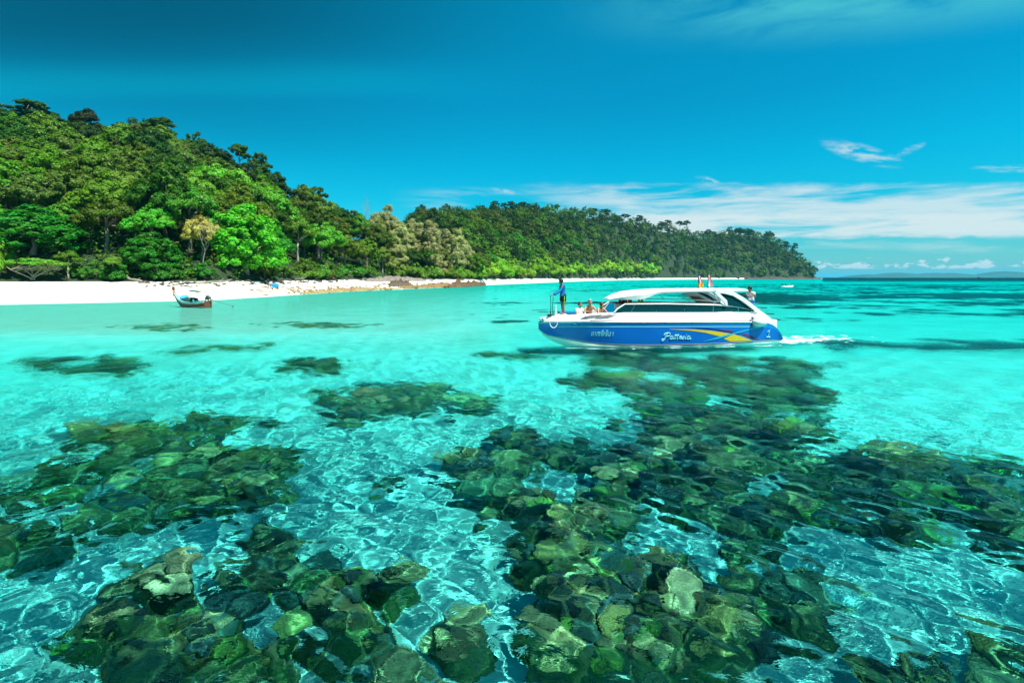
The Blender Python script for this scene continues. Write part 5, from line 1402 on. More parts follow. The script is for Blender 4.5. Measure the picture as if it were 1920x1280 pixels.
def person(label, loc, rz, J, skin, hair, clothes, facing=(1, 0, 0), group=None, bald=False):
    """facing = direction the face looks, in the person's own frame"""
    root = empty('person', loc, rz); tag(root, label, 'person', group)
    J = {k: Vector(v_) for k, v_ in J.items()}
    fd = Vector(facing).normalized(); rt_ = Vector((fd.y, -fd.x, 0)); h = J['head']
    J.setdefault('jaw', h - Vector((0, 0, .085)) + fd * .02); J.setdefault('crown', h + Vector((0, 0, .06)) - fd * .015)
    bm_ = skin_mesh(J, BONES, RAD, 'body')
    # hands: four fingers and a thumb, nose, ears, joined to the body mesh
    mb = MB()
    for s_ in 'LR':
        w_, p_ = J['wr' + s_], J['pa' + s_]; d = (p_ - w_).normalized(); side = d.cross(Vector((0, 0, 1)))
        if side.length < .1: side = d.cross(fd)
        side.normalize(); nrm = side.cross(d)
        for i, (o_, ln_) in enumerate(((-.03, .065), (-.01, .08), (.01, .083), (.03, .07))):
            a = p_ + side * o_; b_ = a + d * ln_ * .55 - nrm * .004; c_2 = b_ + (d * .7 + Vector((0, 0, -.7))).normalized() * ln_ * .5
            mb.tube([a, b_, c_2], [.0105, .0095, .007], 6)
        th = w_ + d * .03 + side * (.034 if s_ == 'L' else -.034); sg = 1 if s_ == 'L' else -1
        mb.tube([th, th + (d + side * sg * .8).normalized() * .035, th + (d * 1.2 + side * sg * .4).normalized() * .065], [.013, .012, .009], 6)
    mb.tube([h + fd * .085 + Vector((0, 0, .005)), h + fd * .112 - Vector((0, 0, .022)), h + fd * .088 - Vector((0, 0, .03))], [.008, .014, .010], 6)
    for q in (-1, 1): mb.ball(h + rt_ * q * .088 - Vector((0, 0, .01)), (.012, .016, .028), 8, 6)
    extra = mb.mesh('x', True); bm = bmesh.new(); bm.from_mesh(bm_); bm.from_mesh(extra)
    for f in bm.faces: f.smooth = True
    bm.to_mesh(bm_); bm.free(); obj('body', bm_, skin, root)
    # face
    mb = MB()
    for q in (-1, 1): mb.ball(h + fd * .091 + rt_ * q * .032 + Vector((0, 0, .012)), (.010, .010, .007), 8, 6)
    mb.build('eyes', M_dark, root, sm=True)
    mb = MB(); mb.tube([h + fd * .093 + rt_ * -.022 - Vector((0, 0, .055)), h + fd * .098 - Vector((0, 0, .057)), h + fd * .093 + rt_ * .022 - Vector((0, 0, .055))], .006, 5); mb.build('mouth', principled('lips', (.3, .09, .07), .5), root, sm=True)
    # hair cap: a displaced shell, open in front of the face
    mb = MB(); n1, n2 = 20, 10; v_ = []
    for i in range(n2 + 1):
        th = PI * .68 * i / n2
        for k_ in range(n1):
            ph = 2 * PI * k_ / n1; dd = Vector((math.sin(th) * math.cos(ph), math.sin(th) * math.sin(ph), math.cos(th)))
            front = max(0.0, dd.dot(fd)); cut = .62 if front > .45 and dd.z < .45 else 1.0
            r_h = .118 * (1 + .10 * (hash2(np.array(i * 1.3), np.array(k_ * 2.1), 3) - .5)) * cut
            v_.append(h + Vector((0, 0, .018)) - fd * .012 + Vector((dd.x * r_h * .98, dd.y * r_h * .98, dd.z * r_h * 1.12)))
    mb.add(v_, [(i * n1 + k_, (i + 1) * n1 + k_, (i + 1) * n1 + (k_ + 1) % n1, i * n1 + (k_ + 1) % n1) for i in range(n2) for k_ in range(n1)])
    mb.build('hair', hair, root, sm=True)
    for (nm, bones, add, mat) in clothes:
        r2_ = {k_: (tuple(q + add for q in v_2) if isinstance(v_2, tuple) else v_2 + add) for k_, v_2 in RAD.items()}
        JJ = dict(J); JJ['thL'] = J['hipL'].lerp(J['knL'], .75); JJ['thR'] = J['hipR'].lerp(J['knR'], .75); JJ['uaL'] = J['shL'].lerp(J['elL'], .6); JJ['uaR'] = J['shR'].lerp(J['elR'], .6)
        JJ['wcL'] = J['elL'].lerp(J['wrL'], .92); JJ['wcR'] = J['elR'].lerp(J['wrR'], .92); JJ['nb'] = J['chest'].lerp(J['neck'], .75); JJ['low'] = J['pelvis'] + (J['pelvis'] - J['waist']) * .15
        r2_.update(thL=.085 + add * 1.6, thR=.085 + add * 1.6, uaL=.05 + add, uaR=.05 + add, wcL=.034 + add, wcR=.034 + add, nb=.066 + add, low=(.15 + add, .115 + add))
        obj(nm, skin_mesh(JJ, bones, r2_, nm), mat, root)
    return root


SHIRT_LONG = [('waist', 'chest'), ('chest', 'nb'), ('chest', 'shL'), ('shL', 'elL'), ('elL', 'wcL'), ('chest', 'shR'), ('shR', 'elR'), ('elR', 'wcR'), ('waist', 'pelvis')]
SHIRT_SHORT = [('waist', 'chest'), ('chest', 'nb'), ('chest', 'shL'), ('shL', 'uaL'), ('chest', 'shR'), ('shR', 'uaR'), ('waist', 'pelvis')]
SHORTS = [('pelvis', 'hipL'), ('hipL', 'thL'), ('pelvis', 'hipR'), ('hipR', 'thR'), ('pelvis', 'waist')]
TOP = [('waist', 'chest')]


def standing(h=1.70, lean=0.0):
    k = h / 1.70
    J = dict(pelvis=(0, 0, .92), waist=(.01 + lean * .3, 0, 1.06), chest=(.03 + lean, 0, 1.28), neck=(.05 + lean * 1.3, 0, 1.45), head=(.10 + lean * 1.5, 0, 1.60),
             shL=(.03 + lean, .19, 1.37), shR=(.03 + lean, -.19, 1.37), elL=(-.02, .25, 1.10), elR=(-.02, -.25, 1.10), wrL=(.06, .26, .86), wrR=(.06, -.26, .86), paL=(.08, .26, .79), paR=(.08, -.26, .79),
             hipL=(0, .09, .86), hipR=(0, -.09, .86), knL=(.03, .11, .48), knR=(.03, -.11, .48), anL=(-.01, .12, .07), anR=(-.01, -.12, .07), toL=(.16, .14, .035), toR=(.16, -.14, .035))
    return {a: tuple(c * k for c in b_) for a, b_ in J.items()}


def sitting(lean=0.0):
    return dict(pelvis=(0, 0, .12), waist=(.02 + lean * .3, 0, .27), chest=(.06 + lean, 0, .48), neck=(.09 + lean * 1.3, 0, .65), head=(.13 + lean * 1.6, 0, .81),
                shL=(.06 + lean, .18, .57), shR=(.06 + lean, -.18, .57), elL=(.2, .24, .34), elR=(.2, -.24, .34), wrL=(.42, .14, .3), wrR=(.42, -.14, .3), paL=(.48, .09, .3), paR=(.48, -.09, .3),
                hipL=(.06, .09, .10), hipR=(.06, -.09, .10), knL=(.44, .12, .14), knR=(.44, -.12, .14), anL=(.46, .12, -.26), anR=(.46, -.12, -.26), toL=(.6, .13, -.30), toR=(.6, -.13, -.30))


def boat_world(u, v_, z):
    return (BX + u * cY - v_ * sY, BY + u * sY + v_ * cY, z)


# man standing on the bow, looking left, left hand on the post
mu, mz = bl(1056, 589.5, -.1)
J = standing(1.70, .02)
postx, postz = bl(1035.5, 556, .30)
# own frame: +x = towards the bow (boat -u)
dxp = mu - postx
J.update(head=(.12, .02, 1.585), neck=(.05, 0, 1.44), elR=(.22, .24, 1.13), shR=(.05, .17, 1.36), shL=(.02, -.19, 1.36), elL=(-.06, -.25, 1.10), wrL=(.02, -.24, .84), paL=(.03, -.24, .77))
J['wrR'] = (dxp - .06, .36, postz - mz + .04); J['paR'] = (dxp + .0, .38, postz - mz + .02)
# frame: rotate by 180 deg about z so that +x looks along -u and +y towards the camera
M_rash = cloth('blue_rash_vest', (.008, .16, .38)); M_short = cloth('black_shorts', (.012, .016, .02))
man = person('man standing on the bow in a long-sleeved blue top, one hand on the post', boat_world(mu, .1, mz), YAW + PI, J, M_skindark, M_hair,
             [('rash_vest', SHIRT_LONG, .04, M_rash), ('shorts', SHORTS, .035, M_short)], facing=(1, .25, -.12))
man.scale = (1.08, 1.12, 1.03)
mb = MB(); a = Vector((J['hipL'][0] - .02, .20, .90)); mb.tube([(0.0, .215, .90), (.0, .225, .72), (.02, .215, .56)], .014, 5); mb.build('side_stripe', principled('neon_stripe', (.45, .75, .02), .6), man)
mb = MB(); mb.ball((.16, .09, 1.27), (.012, .02, .02), 8, 6); mb.build('chest_logo', M_white, man)


def rot_in(root_rz, J): return J


# three guests in the bow lounge
def guest(px, py_head, b, rz, J, label, skin, hair, clothes, facing=(1, 0, 0)):
    u, z = bl(px, py_head, b); hx, hy, hz = J['head']
    c, s = math.cos(rz), math.sin(rz); ox, oy = hx * c - hy * s, hx * s + hy * c
    return person(label, boat_world(u - ox, -b - oy, z - hz), YAW + rz, J, skin, hair, clothes, facing)


M_wshirt = cloth('white_shirt', (.78, .78, .80)); M_bik = cloth('red_swimwear', (.32, .015, .04)); M_bik2 = cloth('dark_bikini', (.10, .02, .03))
J1 = sitting(.03); J1.update(wrL=(.36, .10, .22), paL=(.42, .06, .21), wrR=(.36, -.10, .22), paR=(.42, -.06, .21))
guest(1088, 571, .45, math.radians(-65), J1, 'guest in a loose white shirt sitting nearest the standing man in the bow', M_skin, M_hairbrown, [('shirt', SHIRT_SHORT, .035, M_wshirt), ('shorts', SHORTS, .02, M_wshirt)])
J2 = sitting(.10); J2.update(elL=(.28, .30, .36), elR=(.28, -.30, .36), wrL=(.50, .10, .34), wrR=(.50, -.08, .34), paL=(.54, .03, .34), paR=(.54, -.02, .34), head=(.25, 0, .80))
guest(1106.5, 566, .35, math.radians(-88), J2, 'broad sunburnt guest in the middle of the bow, leaning on folded arms', M_skin, M_hairgrey, [('swimwear', SHORTS, .012, M_bik2), ('vest', TOP, .008, M_bik)])
J3 = sitting(.16); J3.update(head=(.30, .02, .74), neck=(.22, 0, .62), wrL=(.62, .16, .36), paL=(.70, .14, .36), wrR=(.58, -.2, .36), paR=(.66, -.2, .35), elL=(.38, .28, .36), elR=(.36, -.3, .36))
guest(1129, 571.5, .5, math.radians(-62), J3, 'brown-haired guest with arms stretched along the coaming beside the windscreen', M_skin, M_hairbrown, [('swimwear', SHORTS, .012, M_bik2), ('bikini_top', TOP, .008, M_bik2)], facing=(.6, .5, -.2))
# man at the stern
J4 = standing(1.68, .03); J4.update(elL=(.10, .28, 1.15), elR=(.12, -.28, 1.15), wrL=(.28, .12, 1.24), wrR=(.32, -.12, 1.20), paL=(.33, .08, 1.28), paR=(.38, -.08, 1.24), head=(.15, 0, 1.575))
hu, hz = bl(1406, 541, -.5)
person('man in a white shirt and blue shorts standing behind the stern arch', boat_world(hu + .1, .5, hz - 1.575), YAW + PI + .35, J4, M_skindark, M_hair, [('shirt', SHIRT_SHORT, .02, M_wshirt), ('shorts', SHORTS, .022, cloth('blue_shorts', (.02, .22, .50)))], facing=(1, 0, -.2))
mb = MB(); p = boat_world(hu - .28, .45, hz - .36); mb.box((0, 0, 0), (.16, .05, .10), rz=YAW); mb.ball((0.02, -.03, 0), .04, 10, 8)
o = mb.build('phone_camera', M_dark); o.location = p; tag(o, 'small dark camera held up by the man at the stern', 'camera')

# life jackets hanging under the front of the roof
M_lj = cloth('orange_life_jacket', (.75, .10, .01)); M_lj2 = cloth('yellow_jacket', (.75, .62, .06))


def jacket(px, py, b, s, mat, label, grp=None, rz=0):
    u, z = bl(px, py, b); root = empty('life_jacket', boat_world(u, -b, z), YAW + rz); tag(root, label, 'life jacket', grp)
    for q in (-1, 1):
        mb = MB(); mb.ball((q * .11 * s, 0, 0), (.10 * s, .06 * s, .22 * s), 12, 8); mb.build('front_panel', mat, root, sm=True)
    mb = MB(); mb.tube([(-.1 * s, .02, .2 * s), (-.05 * s, .06, .29 * s), (.05 * s, .06, .29 * s), (.1 * s, .02, .2 * s)], .04 * s, 8); mb.build('collar', mat, root, sm=True)
    mb = MB(); mb.tube([(-.2 * s, -.05 * s, -.04), (0, -.075 * s, -.04), (.2 * s, -.05 * s, -.04)], .014, 5); mb.build('strap', M_dark, root, sm=True)


jacket(1166, 566, .2, .95, principled('dark_red_jacket', (.22, .02, .015), .8), 'dark red life jacket hanging under the front edge of the boat roof', rz=.3)
jacket(1177, 565.5, .1, 1.0, M_lj, 'bright orange life jacket hanging right of the dark red one under the roof', rz=-.2)
jacket(1201, 565, .3, .7, M_lj2, 'small yellow life jacket hanging alone in the open side of the cabin')

# flags on the roof
def flag(px, ptop, pbase, cols, label, sway):
    u, zb_ = bl(px, pbase, 0); zt = bl(px, ptop, 0)[1]; root = empty('flag', boat_world(u, 0, zb_), YAW); tag(root, label, 'flag', None)
    H = zt - zb_
    mb = MB(); mb.tube([(0, 0, 0), (0.01, 0, H)], .014, 6); mb.build('pole', M_dark, root, sm=True)
    mb = MB(); mb.tube([(0, 0, 0), (0, 0, .06)], .05, 8); mb.build('socket', M_dark, root)
    n = 14; m_ = 8; v_ = []; mats = []
    for i in range(n + 1):
        t = i / n
        for j in range(m_ + 1):
            s = j / m_; w_ = .10 + .16 * t
            v_.append((.01 + w_ * s + .04 * t * sway * math.sin(3 * t), .05 * math.sin(s * 9 + t * 3) * (0.4 + t), H - .02 - t * H * .78 - s * .10 - .05 * math.sin(s * 5)))
    mb = MB(); mb.v = v_
    for i in range(n):
        for j in range(m_):
            mb.f.append((i * (m_ + 1) + j, i * (m_ + 1) + j + 1, (i + 1) * (m_ + 1) + j + 1, (i + 1) * (m_ + 1) + j)); k_ = int(j * 5 / m_) if i < 9 or len(cols) < 6 else 5; mb.mi.append(k_)
    me_ = mb.mesh('cloth', True)
    for c in cols: me_.materials.append(c)
    obj('cloth', me_, None, root)


FR_, FW, FB = cloth('flag_red', (.55, .02, .05)), cloth('flag_white', (.75, .72, .74)), cloth('flag_blue', (.03, .06, .30)); FO = cloth('flag_orange', (.85, .38, .03)); FP = cloth('flag_pink', (.62, .35, .42))
flag(1309, 514, 541, [FR_, FW, FB, FW, FR_, FO], 'drooping red, white and blue striped flag with an orange hem, on the boat roof', 1)
flag(1327, 511.5, 541, [FW, FP, FW, FP, FR_], 'drooping pale pink and white flag on a dark pole, second on the boat roof', .6)
mb = MB(); mb.tube([(0, 0, 0), (0, 0, .45)], .01, 5); mb.ball((0, 0, .45), .02, 6, 5); o = mb.build('antenna', M_dark); o.location = boat_world(*[bl(1318, 541, 0)[0]], 0, bl(1318, 541, 0)[1]); tag(o, 'thin short antenna between the two flags on the boat roof', 'antenna')

# ---- wake foam behind the stern
def wake():
    u = np.linspace(LB - .15, LB + 7.4, 300); w_ = np.linspace(-1.9, 3.2, 210); U, V_ = np.meshgrid(u, w_, indexing='ij'); t = (U - LB) / 7.4
    X = BX + U * cY - V_ * sY; Y = BY + U * sY + V_ * cY
    n = fbm(U * 2.6, V_ * 4.2, 81, 4); n2 = fbm(U * 9, V_ * 13, 85, 3)
    core = 1 - np.abs((V_ - .0 - .45 * t * 3) / (.85 + 1.1 * t)); arm = 1 - np.abs((V_ - 1.3 - 1.2 * t) / (.5 + .5 * t)); arm = np.where(t > .12, arm, -1)
    m = np.maximum(core * 1.15, arm * .8) * (1.05 - .95 * t) + (n - .5) * (1.3 + .8 * t) + (n2 - .5) * .9 - .28 - .42 * t
    z = waves(X, Y) + .012 + .06 * np.clip(m, 0, 1) * (1 - t) + .02 * n2
    V0 = np.stack([X, Y, z], -1).reshape(-1, 3); f = grid_faces(*U.shape)[:, ::-1]; mk = (m.reshape(-1)[f] > 0).all(1); f = f[mk]; q, inv = np.unique(f.ravel(), return_inverse=True)
    mat = principled('sea_foam', (.85, .9, .9), .8, .2); o = obj('wake_foam', new_mesh('wake_foam', V0[q], inv.reshape(f.shape)), mat)
    tag(o, 'white foaming wake streaming right behind the speedboat', kind='stuff')
    # thin broken foam line along the hull
    u = np.linspace(1.0, LB, 420); w_ = np.linspace(-.02, .30, 14); U, V_ = np.meshgrid(u, w_, indexing='ij'); base_v = np.array([float(ip(x_, bc)) * .93 for x_ in u])[:, None]
    vv_ = -(base_v + V_); X = BX + U * cY - vv_ * sY; Y = BY + U * sY + vv_ * cY; m = .30 - V_ * 2.2 + (fbm(U * 3, V_ * 9, 91, 3) - .5) * .9
    V0 = np.stack([X, Y, waves(X, Y) + .015 + 0 * U], -1).reshape(-1, 3); f = grid_faces(*U.shape); mk = (m.reshape(-1)[f] > .12).all(1); f = f[mk]; q, inv = np.unique(f.ravel(), return_inverse=True)
    o = obj('hull_foam', new_mesh('hull_foam', V0[q], inv.reshape(f.shape)), mat); tag(o, 'thin line of foam along the waterline of the speedboat', kind='stuff')


wake()

# ================================================================== longtail boat
LX, LY = at(389, 57.4); LR = math.radians(180 - 25); LS = .88
lt = empty('longtail_boat', (LX, LY, 0), LR)
lt.scale = (LS, LS, LS)
tag(lt, 'brown wooden longtail boat with aqua gunwale anchored by the beach, long propeller shaft behind', 'longtail boat')
# local x: 0 stern .. 6.9 bow, +y is the far side once turned
lsh = K([(-.1, .95), (.8, .78), (2.2, .64), (3.6, .70), (4.8, .92), (5.8, 1.20), (6.5, 1.60), (6.9, 2.05)])
lbk = K([(-.1, .54), (1.2, .78), (2.8, .88), (4.0, .76), (5.0, .52), (5.8, .26), (6.4, .10), (6.9, .06)])
lkz = K([(-.1, -.10), (1, -.22), (4, -.22), (5.2, .05), (6, .58), (6.5, 1.12), (6.9, 1.7)])
us_ = np.linspace(-.1, 6.9, 30)
for nm, f0, f1, mats in (('hull', 0.0, .78, M_wood), ('gunwale', .78, 1.0, M_paintaqua)):
    mb = MB()
    for sgn in (-1, 1):
        secs = []
        for u in us_:
            zs, b_, zk = float(ip(u, lsh)), float(ip(u, lbk)), float(ip(u, lkz)); row = []
            for f in np.linspace(f0, f1, 7): row.append((u, sgn * b_ * math.sin(min(1, .12 + f * .95) * PI / 2) if f > 0 else 0.0, zk + (zs - zk) * f ** 1.15))
            if nm == 'gunwale': row += [(u, sgn * (b_ + .035), zs + .03), (u, sgn * max(b_ - .10, .01), zs + .03), (u, sgn * max(b_ - .11, .01), zs - .10)]
            secs.append(row)
        mb.loft(secs)
    o = mb.build(nm, mats, lt, sm=True); md = o.modifiers.new('s', 'SOLIDIFY'); md.thickness = .035; md.offset = 0
mb = MB(); mb.box((-.1, 0, .40), (.09, 1.0, .86)); mb.build('transom', M_wood, lt, bevel=.02)
mb = MB(); mb.box((-.16, 0, .5), (.06, .10, 1.3)); mb.box((-.16, .35, .62), (.05, .08, 1.0)); mb.box((-.16, -.35, .62), (.05, .08, 1.0)); mb.build('stern_posts', M_wood, lt)
mb = MB(); mb.box((2.3, 0, .12), (4.6, 1.3, .05)); mb.build('floor_boards', principled('grey_green_boards', (.18, .32, .28), .7, var=.2), lt)
for x, w_ in ((1.3, 1.5), (3.4, 1.5), (4.6, 1.1)):
    mb = MB(); mb.box((x, 0, float(ip(x, lsh)) - .12), (.24, w_, .05)); mb.build('thwart', M_paintaqua, lt, bevel=.01)
mb = MB(); mb.loft([[(u, -float(ip(u, lbk)) + .06, float(ip(u, lsh)) - .10), (u, 0, float(ip(u, lsh)) - .05), (u, float(ip(u, lbk)) - .06, float(ip(u, lsh)) - .10)] for u in (4.9, 5.3, 5.8, 6.2)]); mb.build('foredeck', principled('light_blue_paint', (.35, .65, .75), .6, var=.1), lt)
mb = MB(); mb.tube([(6.3, 0, 1.35), (6.75, 0, 1.85), (6.98, 0, 2.4), (7.02, 0, 2.75)], [.09, .085, .075, .06], 8); mb.build('prow_post', M_wood, lt, sm=True)
for k_, c in enumerate(((.80, .25, .10), (.75, .45, .30), (.30, .06, .05))):
    mb = MB(); z0 = 1.75 + k_ * .28 if k_ < 2 else 2.55
    x0 = 6.68 + .12 * k_
    mb.tube([(x0 + .13 * math.cos(t), .13 * math.sin(t), z0 + .03 * math.sin(3 * t)) for t in np.linspace(0, 2 * PI, 14)], .06, 6, cap=False)
    for q in range(4): mb.tube([(x0 + .12 * math.cos(q * 1.6), .12 * math.sin(q * 1.6), z0), (x0 + .17 * math.cos(q * 1.6), .17 * math.sin(q * 1.6), z0 - .22), (x0 + .14 * math.cos(q * 1.6), .16 * math.sin(q * 1.6), z0 - .42 - .1 * q)], [.05, .04, .015], 5)
    mb.build('ribbon', cloth('ribbon_%d' % k_, c), lt, sm=True)
# canopy: thin dark green board on poles
mb = MB(); mb.loft([[(x, -.55, 2.02 + .05 * (x - 1.2)), (x, -.3, 2.09 + .05 * (x - 1.2)), (x, 0, 2.12 + .05 * (x - 1.2)), (x, .3, 2.09 + .05 * (x - 1.2)), (x, .55, 2.02 + .05 * (x - 1.2))] for x in (.9, 1.6, 2.3, 3.0)])
o = mb.build('canopy', cloth('green_canvas', (.02, .10, .075)), lt, sm=True); md = o.modifiers.new('s', 'SOLIDIFY'); md.thickness = .06
for x in (1.0, 2.9):
    for y in (-.5, .5): mb = MB(); mb.tube([(x, y, .6), (x, y, 2.05 + .05 * (x - 1.2))], .02, 6); mb.build('canopy_pole', M_white, lt, sm=True)
# engine on its pivot, long shaft and propeller
mb = MB(); mb.box((.05, -.1, 1.22), (.62, .40, .34), ry=.2); mb.box((.12, -.1, 1.45), (.34, .30, .18), ry=.2); mb.ball((-.2, -.1, 1.25), (.16, .2, .2), 12, 8); mb.tube([(.2, .08, 1.4), (.25, .12, 1.75), (.1, .12, 1.85)], .035, 8); mb.build('engine', principled('engine_metal', (.06, .08, .09), .45, metal=.3), lt, bevel=.02)
mb = MB(); mb.tube([(.0, -.1, .95), (.0, -.1, 1.15)], .06, 8); mb.build('engine_pivot', M_steel, lt, sm=True)
mb = MB(); mb.tube([(.35, -.1, 1.45), (1.15, -.1, 1.52)], .02, 6); mb.build('tiller', M_dark, lt, sm=True)
E_ = Vector((-2.55, -1.70, .16)); S0 = Vector((-.25, -.12, 1.12))
mb = MB(); mb.tube([S0, S0.lerp(E_, .5), E_], [.045, .035, .03], 8); mb.build('propeller_shaft', principled('shaft_paint', (.08, .20, .16), .5), lt, sm=True)
d_ = (E_ - S0).normalized(); sd = d_.cross(Vector((0, 0, 1))).normalized(); upv = sd.cross(d_)
for a in range(3):
    t = a * 2.094 + .4; r_d = sd * math.cos(t) + upv * math.sin(t); cr = d_.cross(r_d)
    mb = MB(); q0 = E_ + r_d * .03; mb.add([q0 - cr * .03, q0 + r_d * .22 - cr * .07 - d_ * .03, q0 + r_d * .28, q0 + r_d * .2 + cr * .07 + d_ * .04, q0 + cr * .03 + d_ * .01], [(0, 1, 2, 3, 4)])
    o = mb.build('propeller_blade', M_dark, lt); md = o.modifiers.new('s', 'SOLIDIFY'); md.thickness = .015
mb = MB(); mb.tube([(-.5, -.3, .95), (-.85, -.4, .55), (-.95, -.45, .15)], .02, 6); mb.build('skeg_guard', M_steel, lt, sm=True)
mb = MB(); mb.tube([(.55, .45, .8), (.62, .45, 2.3)], .018, 6); mb.build('rod', M_dark, lt, sm=True)
mb = MB(); mb.tube([(.8, -.45, .8), (.7, -.5, 1.9)], .014, 6); mb.build('rod', M_white, lt, sm=True)


def lt_thing(name, cat, label, parts, loc):
    """things lying in the longtail boat"""
    P = Matrix.Translation((LX, LY, 0)) @ Matrix.Rotation(LR, 4, 'Z') @ Matrix.Scale(LS, 4) @ Vector(loc); r = empty(name, P, LR); r.scale = (LS, LS, LS); tag(r, label, cat)
    for nm, mb_, mt in parts: mb_.build(nm, mt, r, sm=True)


def lump(c, r, seed, n=3):
    mb = MB(); q = random.Random(seed)
    for i in range(n): mb.ball((c[0] + q.uniform(-.5, .5) * r[0], c[1] + q.uniform(-.4, .4) * r[1], c[2] + q.uniform(-.2, .3) * r[2]), (r[0] * q.uniform(.5, .8), r[1] * q.uniform(.5, .8), r[2] * q.uniform(.6, 1)), 12, 8)
    return mb


mb = MB(); mb.loft([[(x, -.62, .62), (x, -.5, .98), (x, 0, 1.12), (x, .5, .98), (x, .62, .62)] for x in (0, .5, 1.0, 1.5, 1.9)])
lt_thing('tarp_shelter', 'tarp', 'dark green tarp shelter stretched low amidships in the longtail boat', [('sheet', mb, cloth('green_tarp', (.015, .10, .085)))], (2.6, 0, .15))
lt_thing('blue_tarp', 'tarp', 'bright blue tarp bundle near the bow of the longtail boat', [('sheet', lump((0, 0, .3), (.45, .55, .42), 3, 5), cloth('blue_tarp', (.05, .35, .70)))], (4.75, 0, .80))
lt_thing('life_jacket_heap', 'life jacket', 'orange life jacket on the near side of the longtail boat', [('panel', lump((0, 0, .1), (.34, .16, .2), 5, 3), M_lj), ('panel', lump((-.5, .05, .08), (.3, .16, .16), 6, 3), cloth('peach_vest', (.75, .45, .28)))], (3.7, .40, .68))
lt_thing('cloth_bag', 'bag', 'teal bag between the orange life jacket and the engine of the longtail boat', [('sack', lump((0, 0, .15), (.26, .3, .32), 8, 4), cloth('teal_sack', (.02, .22, .22)))], (2.2, .3, .62))
lt_thing('water_jug', 'jug', 'cream white jug standing under the canopy of the longtail boat', [('jug', lump((0, 0, .2), (.2, .2, .3), 9, 2), principled('jug_white', (.75, .72, .6), .5)), ('cap', lump((0, 0, .5), (.05, .05, .05), 2, 1), M_white)], (1.7, .1, .62))
lt_thing('sack', 'bag', 'dark navy sack by the stern seat of the longtail boat', [('sack', lump((0, 0, .1), (.4, .3, .22), 12, 4), cloth('navy_sack', (.02, .03, .09)))], (1.3, .3, .60))

# ================================================================== rocks and the stony shore
M_rock = bpy.data.materials.new('shore_rock'); M_rock.use_nodes = True
_t = M_rock.node_tree; _q = NG(_t); _b = _t.nodes['Principled BSDF']; _P = _q.n('ShaderNodeNewGeometry').outputs['Position']
_c = _q.vm('MULTIPLY', _q.ramp(_q.noise(_P, 1.4, 6, .7), [(.3, (.35, .3, .26)), (.5, (.8, .75, .65)), (.62, (1.15, 1.0, .8)), (.75, (.6, .5, .42))]), _q.n('ShaderNodeObjectInfo').outputs['Color'])
_q.put(_b, 'Base Color', _c); _b.inputs['Roughness'].default_value = .9
_bp = _q.n('ShaderNodeBump'); _bp.inputs['Distance'].default_value = .08; _q.put(_bp, 'Height', _q.noise(_P, 4, 5, .7)); _t.links.new(_bp.outputs[0], _b.inputs['Normal'])


def rock_mesh(seed, sub=2, flat=.6):
    bm = bmesh.new(); bmesh.ops.create_icosphere(bm, subdivisions=sub, radius=1); r = random.Random(seed)
    cuts = [Vector((r.gauss(0, 1), r.gauss(0, 1), r.gauss(0, .7))).normalized() for _ in range(9)]
    for v_ in bm.verts:
        p = v_.co.copy()
        for c in cuts:
            d = p.dot(c); lim = .62 + .18 * (hash(str(c.x)) % 7) / 7
            if d > .7: p -= c * (d - .7)
        v_.co = Vector((p.x, p.y, p.z * flat))
    me_ = bpy.data.meshes.new('rock'); bm.to_mesh(me_); bm.free(); me_.materials.append(M_rock); return me_


ROCKS = [rock_mesh(i, 2, .45 + .1 * (i % 4)) for i in range(7)]
rr = np.random.default_rng(55)


def scatter_rocks(n, px0, px1, f0, f1, r0, r1, col, label, group, skew=2.0):
    for i in range(n):
        px = px0 + (px1 - px0) * rr.random(); f = f0 + (f1 - f0) * rr.random(); Y = float(ip(px, YW) + ip(px, YB) * f); X = (px - 960) / F * Y; z = float(tz(X, Y)[0])
        s = r0 + (r1 - r0) * rr.random() ** skew
        o = obj('rock', ROCKS[int(rr.random() * 7)], None, None, (X, Y, z + s * .08), (rr.normal() * .2, rr.normal() * .2, rr.random() * 6.28), (s * (1 + .6 * rr.random()), s, s * (.6 + .5 * rr.random())))
        k_ = .6 + .8 * rr.random(); o.color = (col[0] * k_, col[1] * k_, col[2] * k_, 1); tag(o, label, 'rock', group)


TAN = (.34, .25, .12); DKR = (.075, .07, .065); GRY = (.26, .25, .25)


def stone_litter(name, n, px0, px1, f0, f1, r0, r1, col, label, skew=2.0):
    """stones too small and too many to count: one mesh"""
    vs2, fs2, k0 = [], [], 0
    for i in range(n):
        me_ = ROCKS[int(rr.random() * 7)]; P = np.array([v_.co[:] for v_ in me_.vertices]); fcs = np.array([p.vertices[:] for p in me_.polygons])
        px = px0 + (px1 - px0) * rr.random(); f = f0 + (f1 - f0) * rr.random(); Y = float(ip(px, YW) + ip(px, YB) * f); X = (px - 960) / F * Y; z = float(tz(X, Y)[0]); s = r0 + (r1 - r0) * rr.random() ** skew
        a = rr.random() * 6.28; R_ = np.array([[math.cos(a), -math.sin(a), 0], [math.sin(a), math.cos(a), 0], [0, 0, 1]])
        P = (P * [s * (1 + .6 * rr.random()), s, s * (.6 + .5 * rr.random())]) @ R_.T + [X, Y, z + s * .08]; vs2.append(P); fs2.append(fcs + k0); k0 += len(P)
    o = obj(name, new_mesh(name, np.concatenate(vs2), np.concatenate(fs2), False), M_rock); o.color = (*col, 1); tag(o, label, kind='stuff')


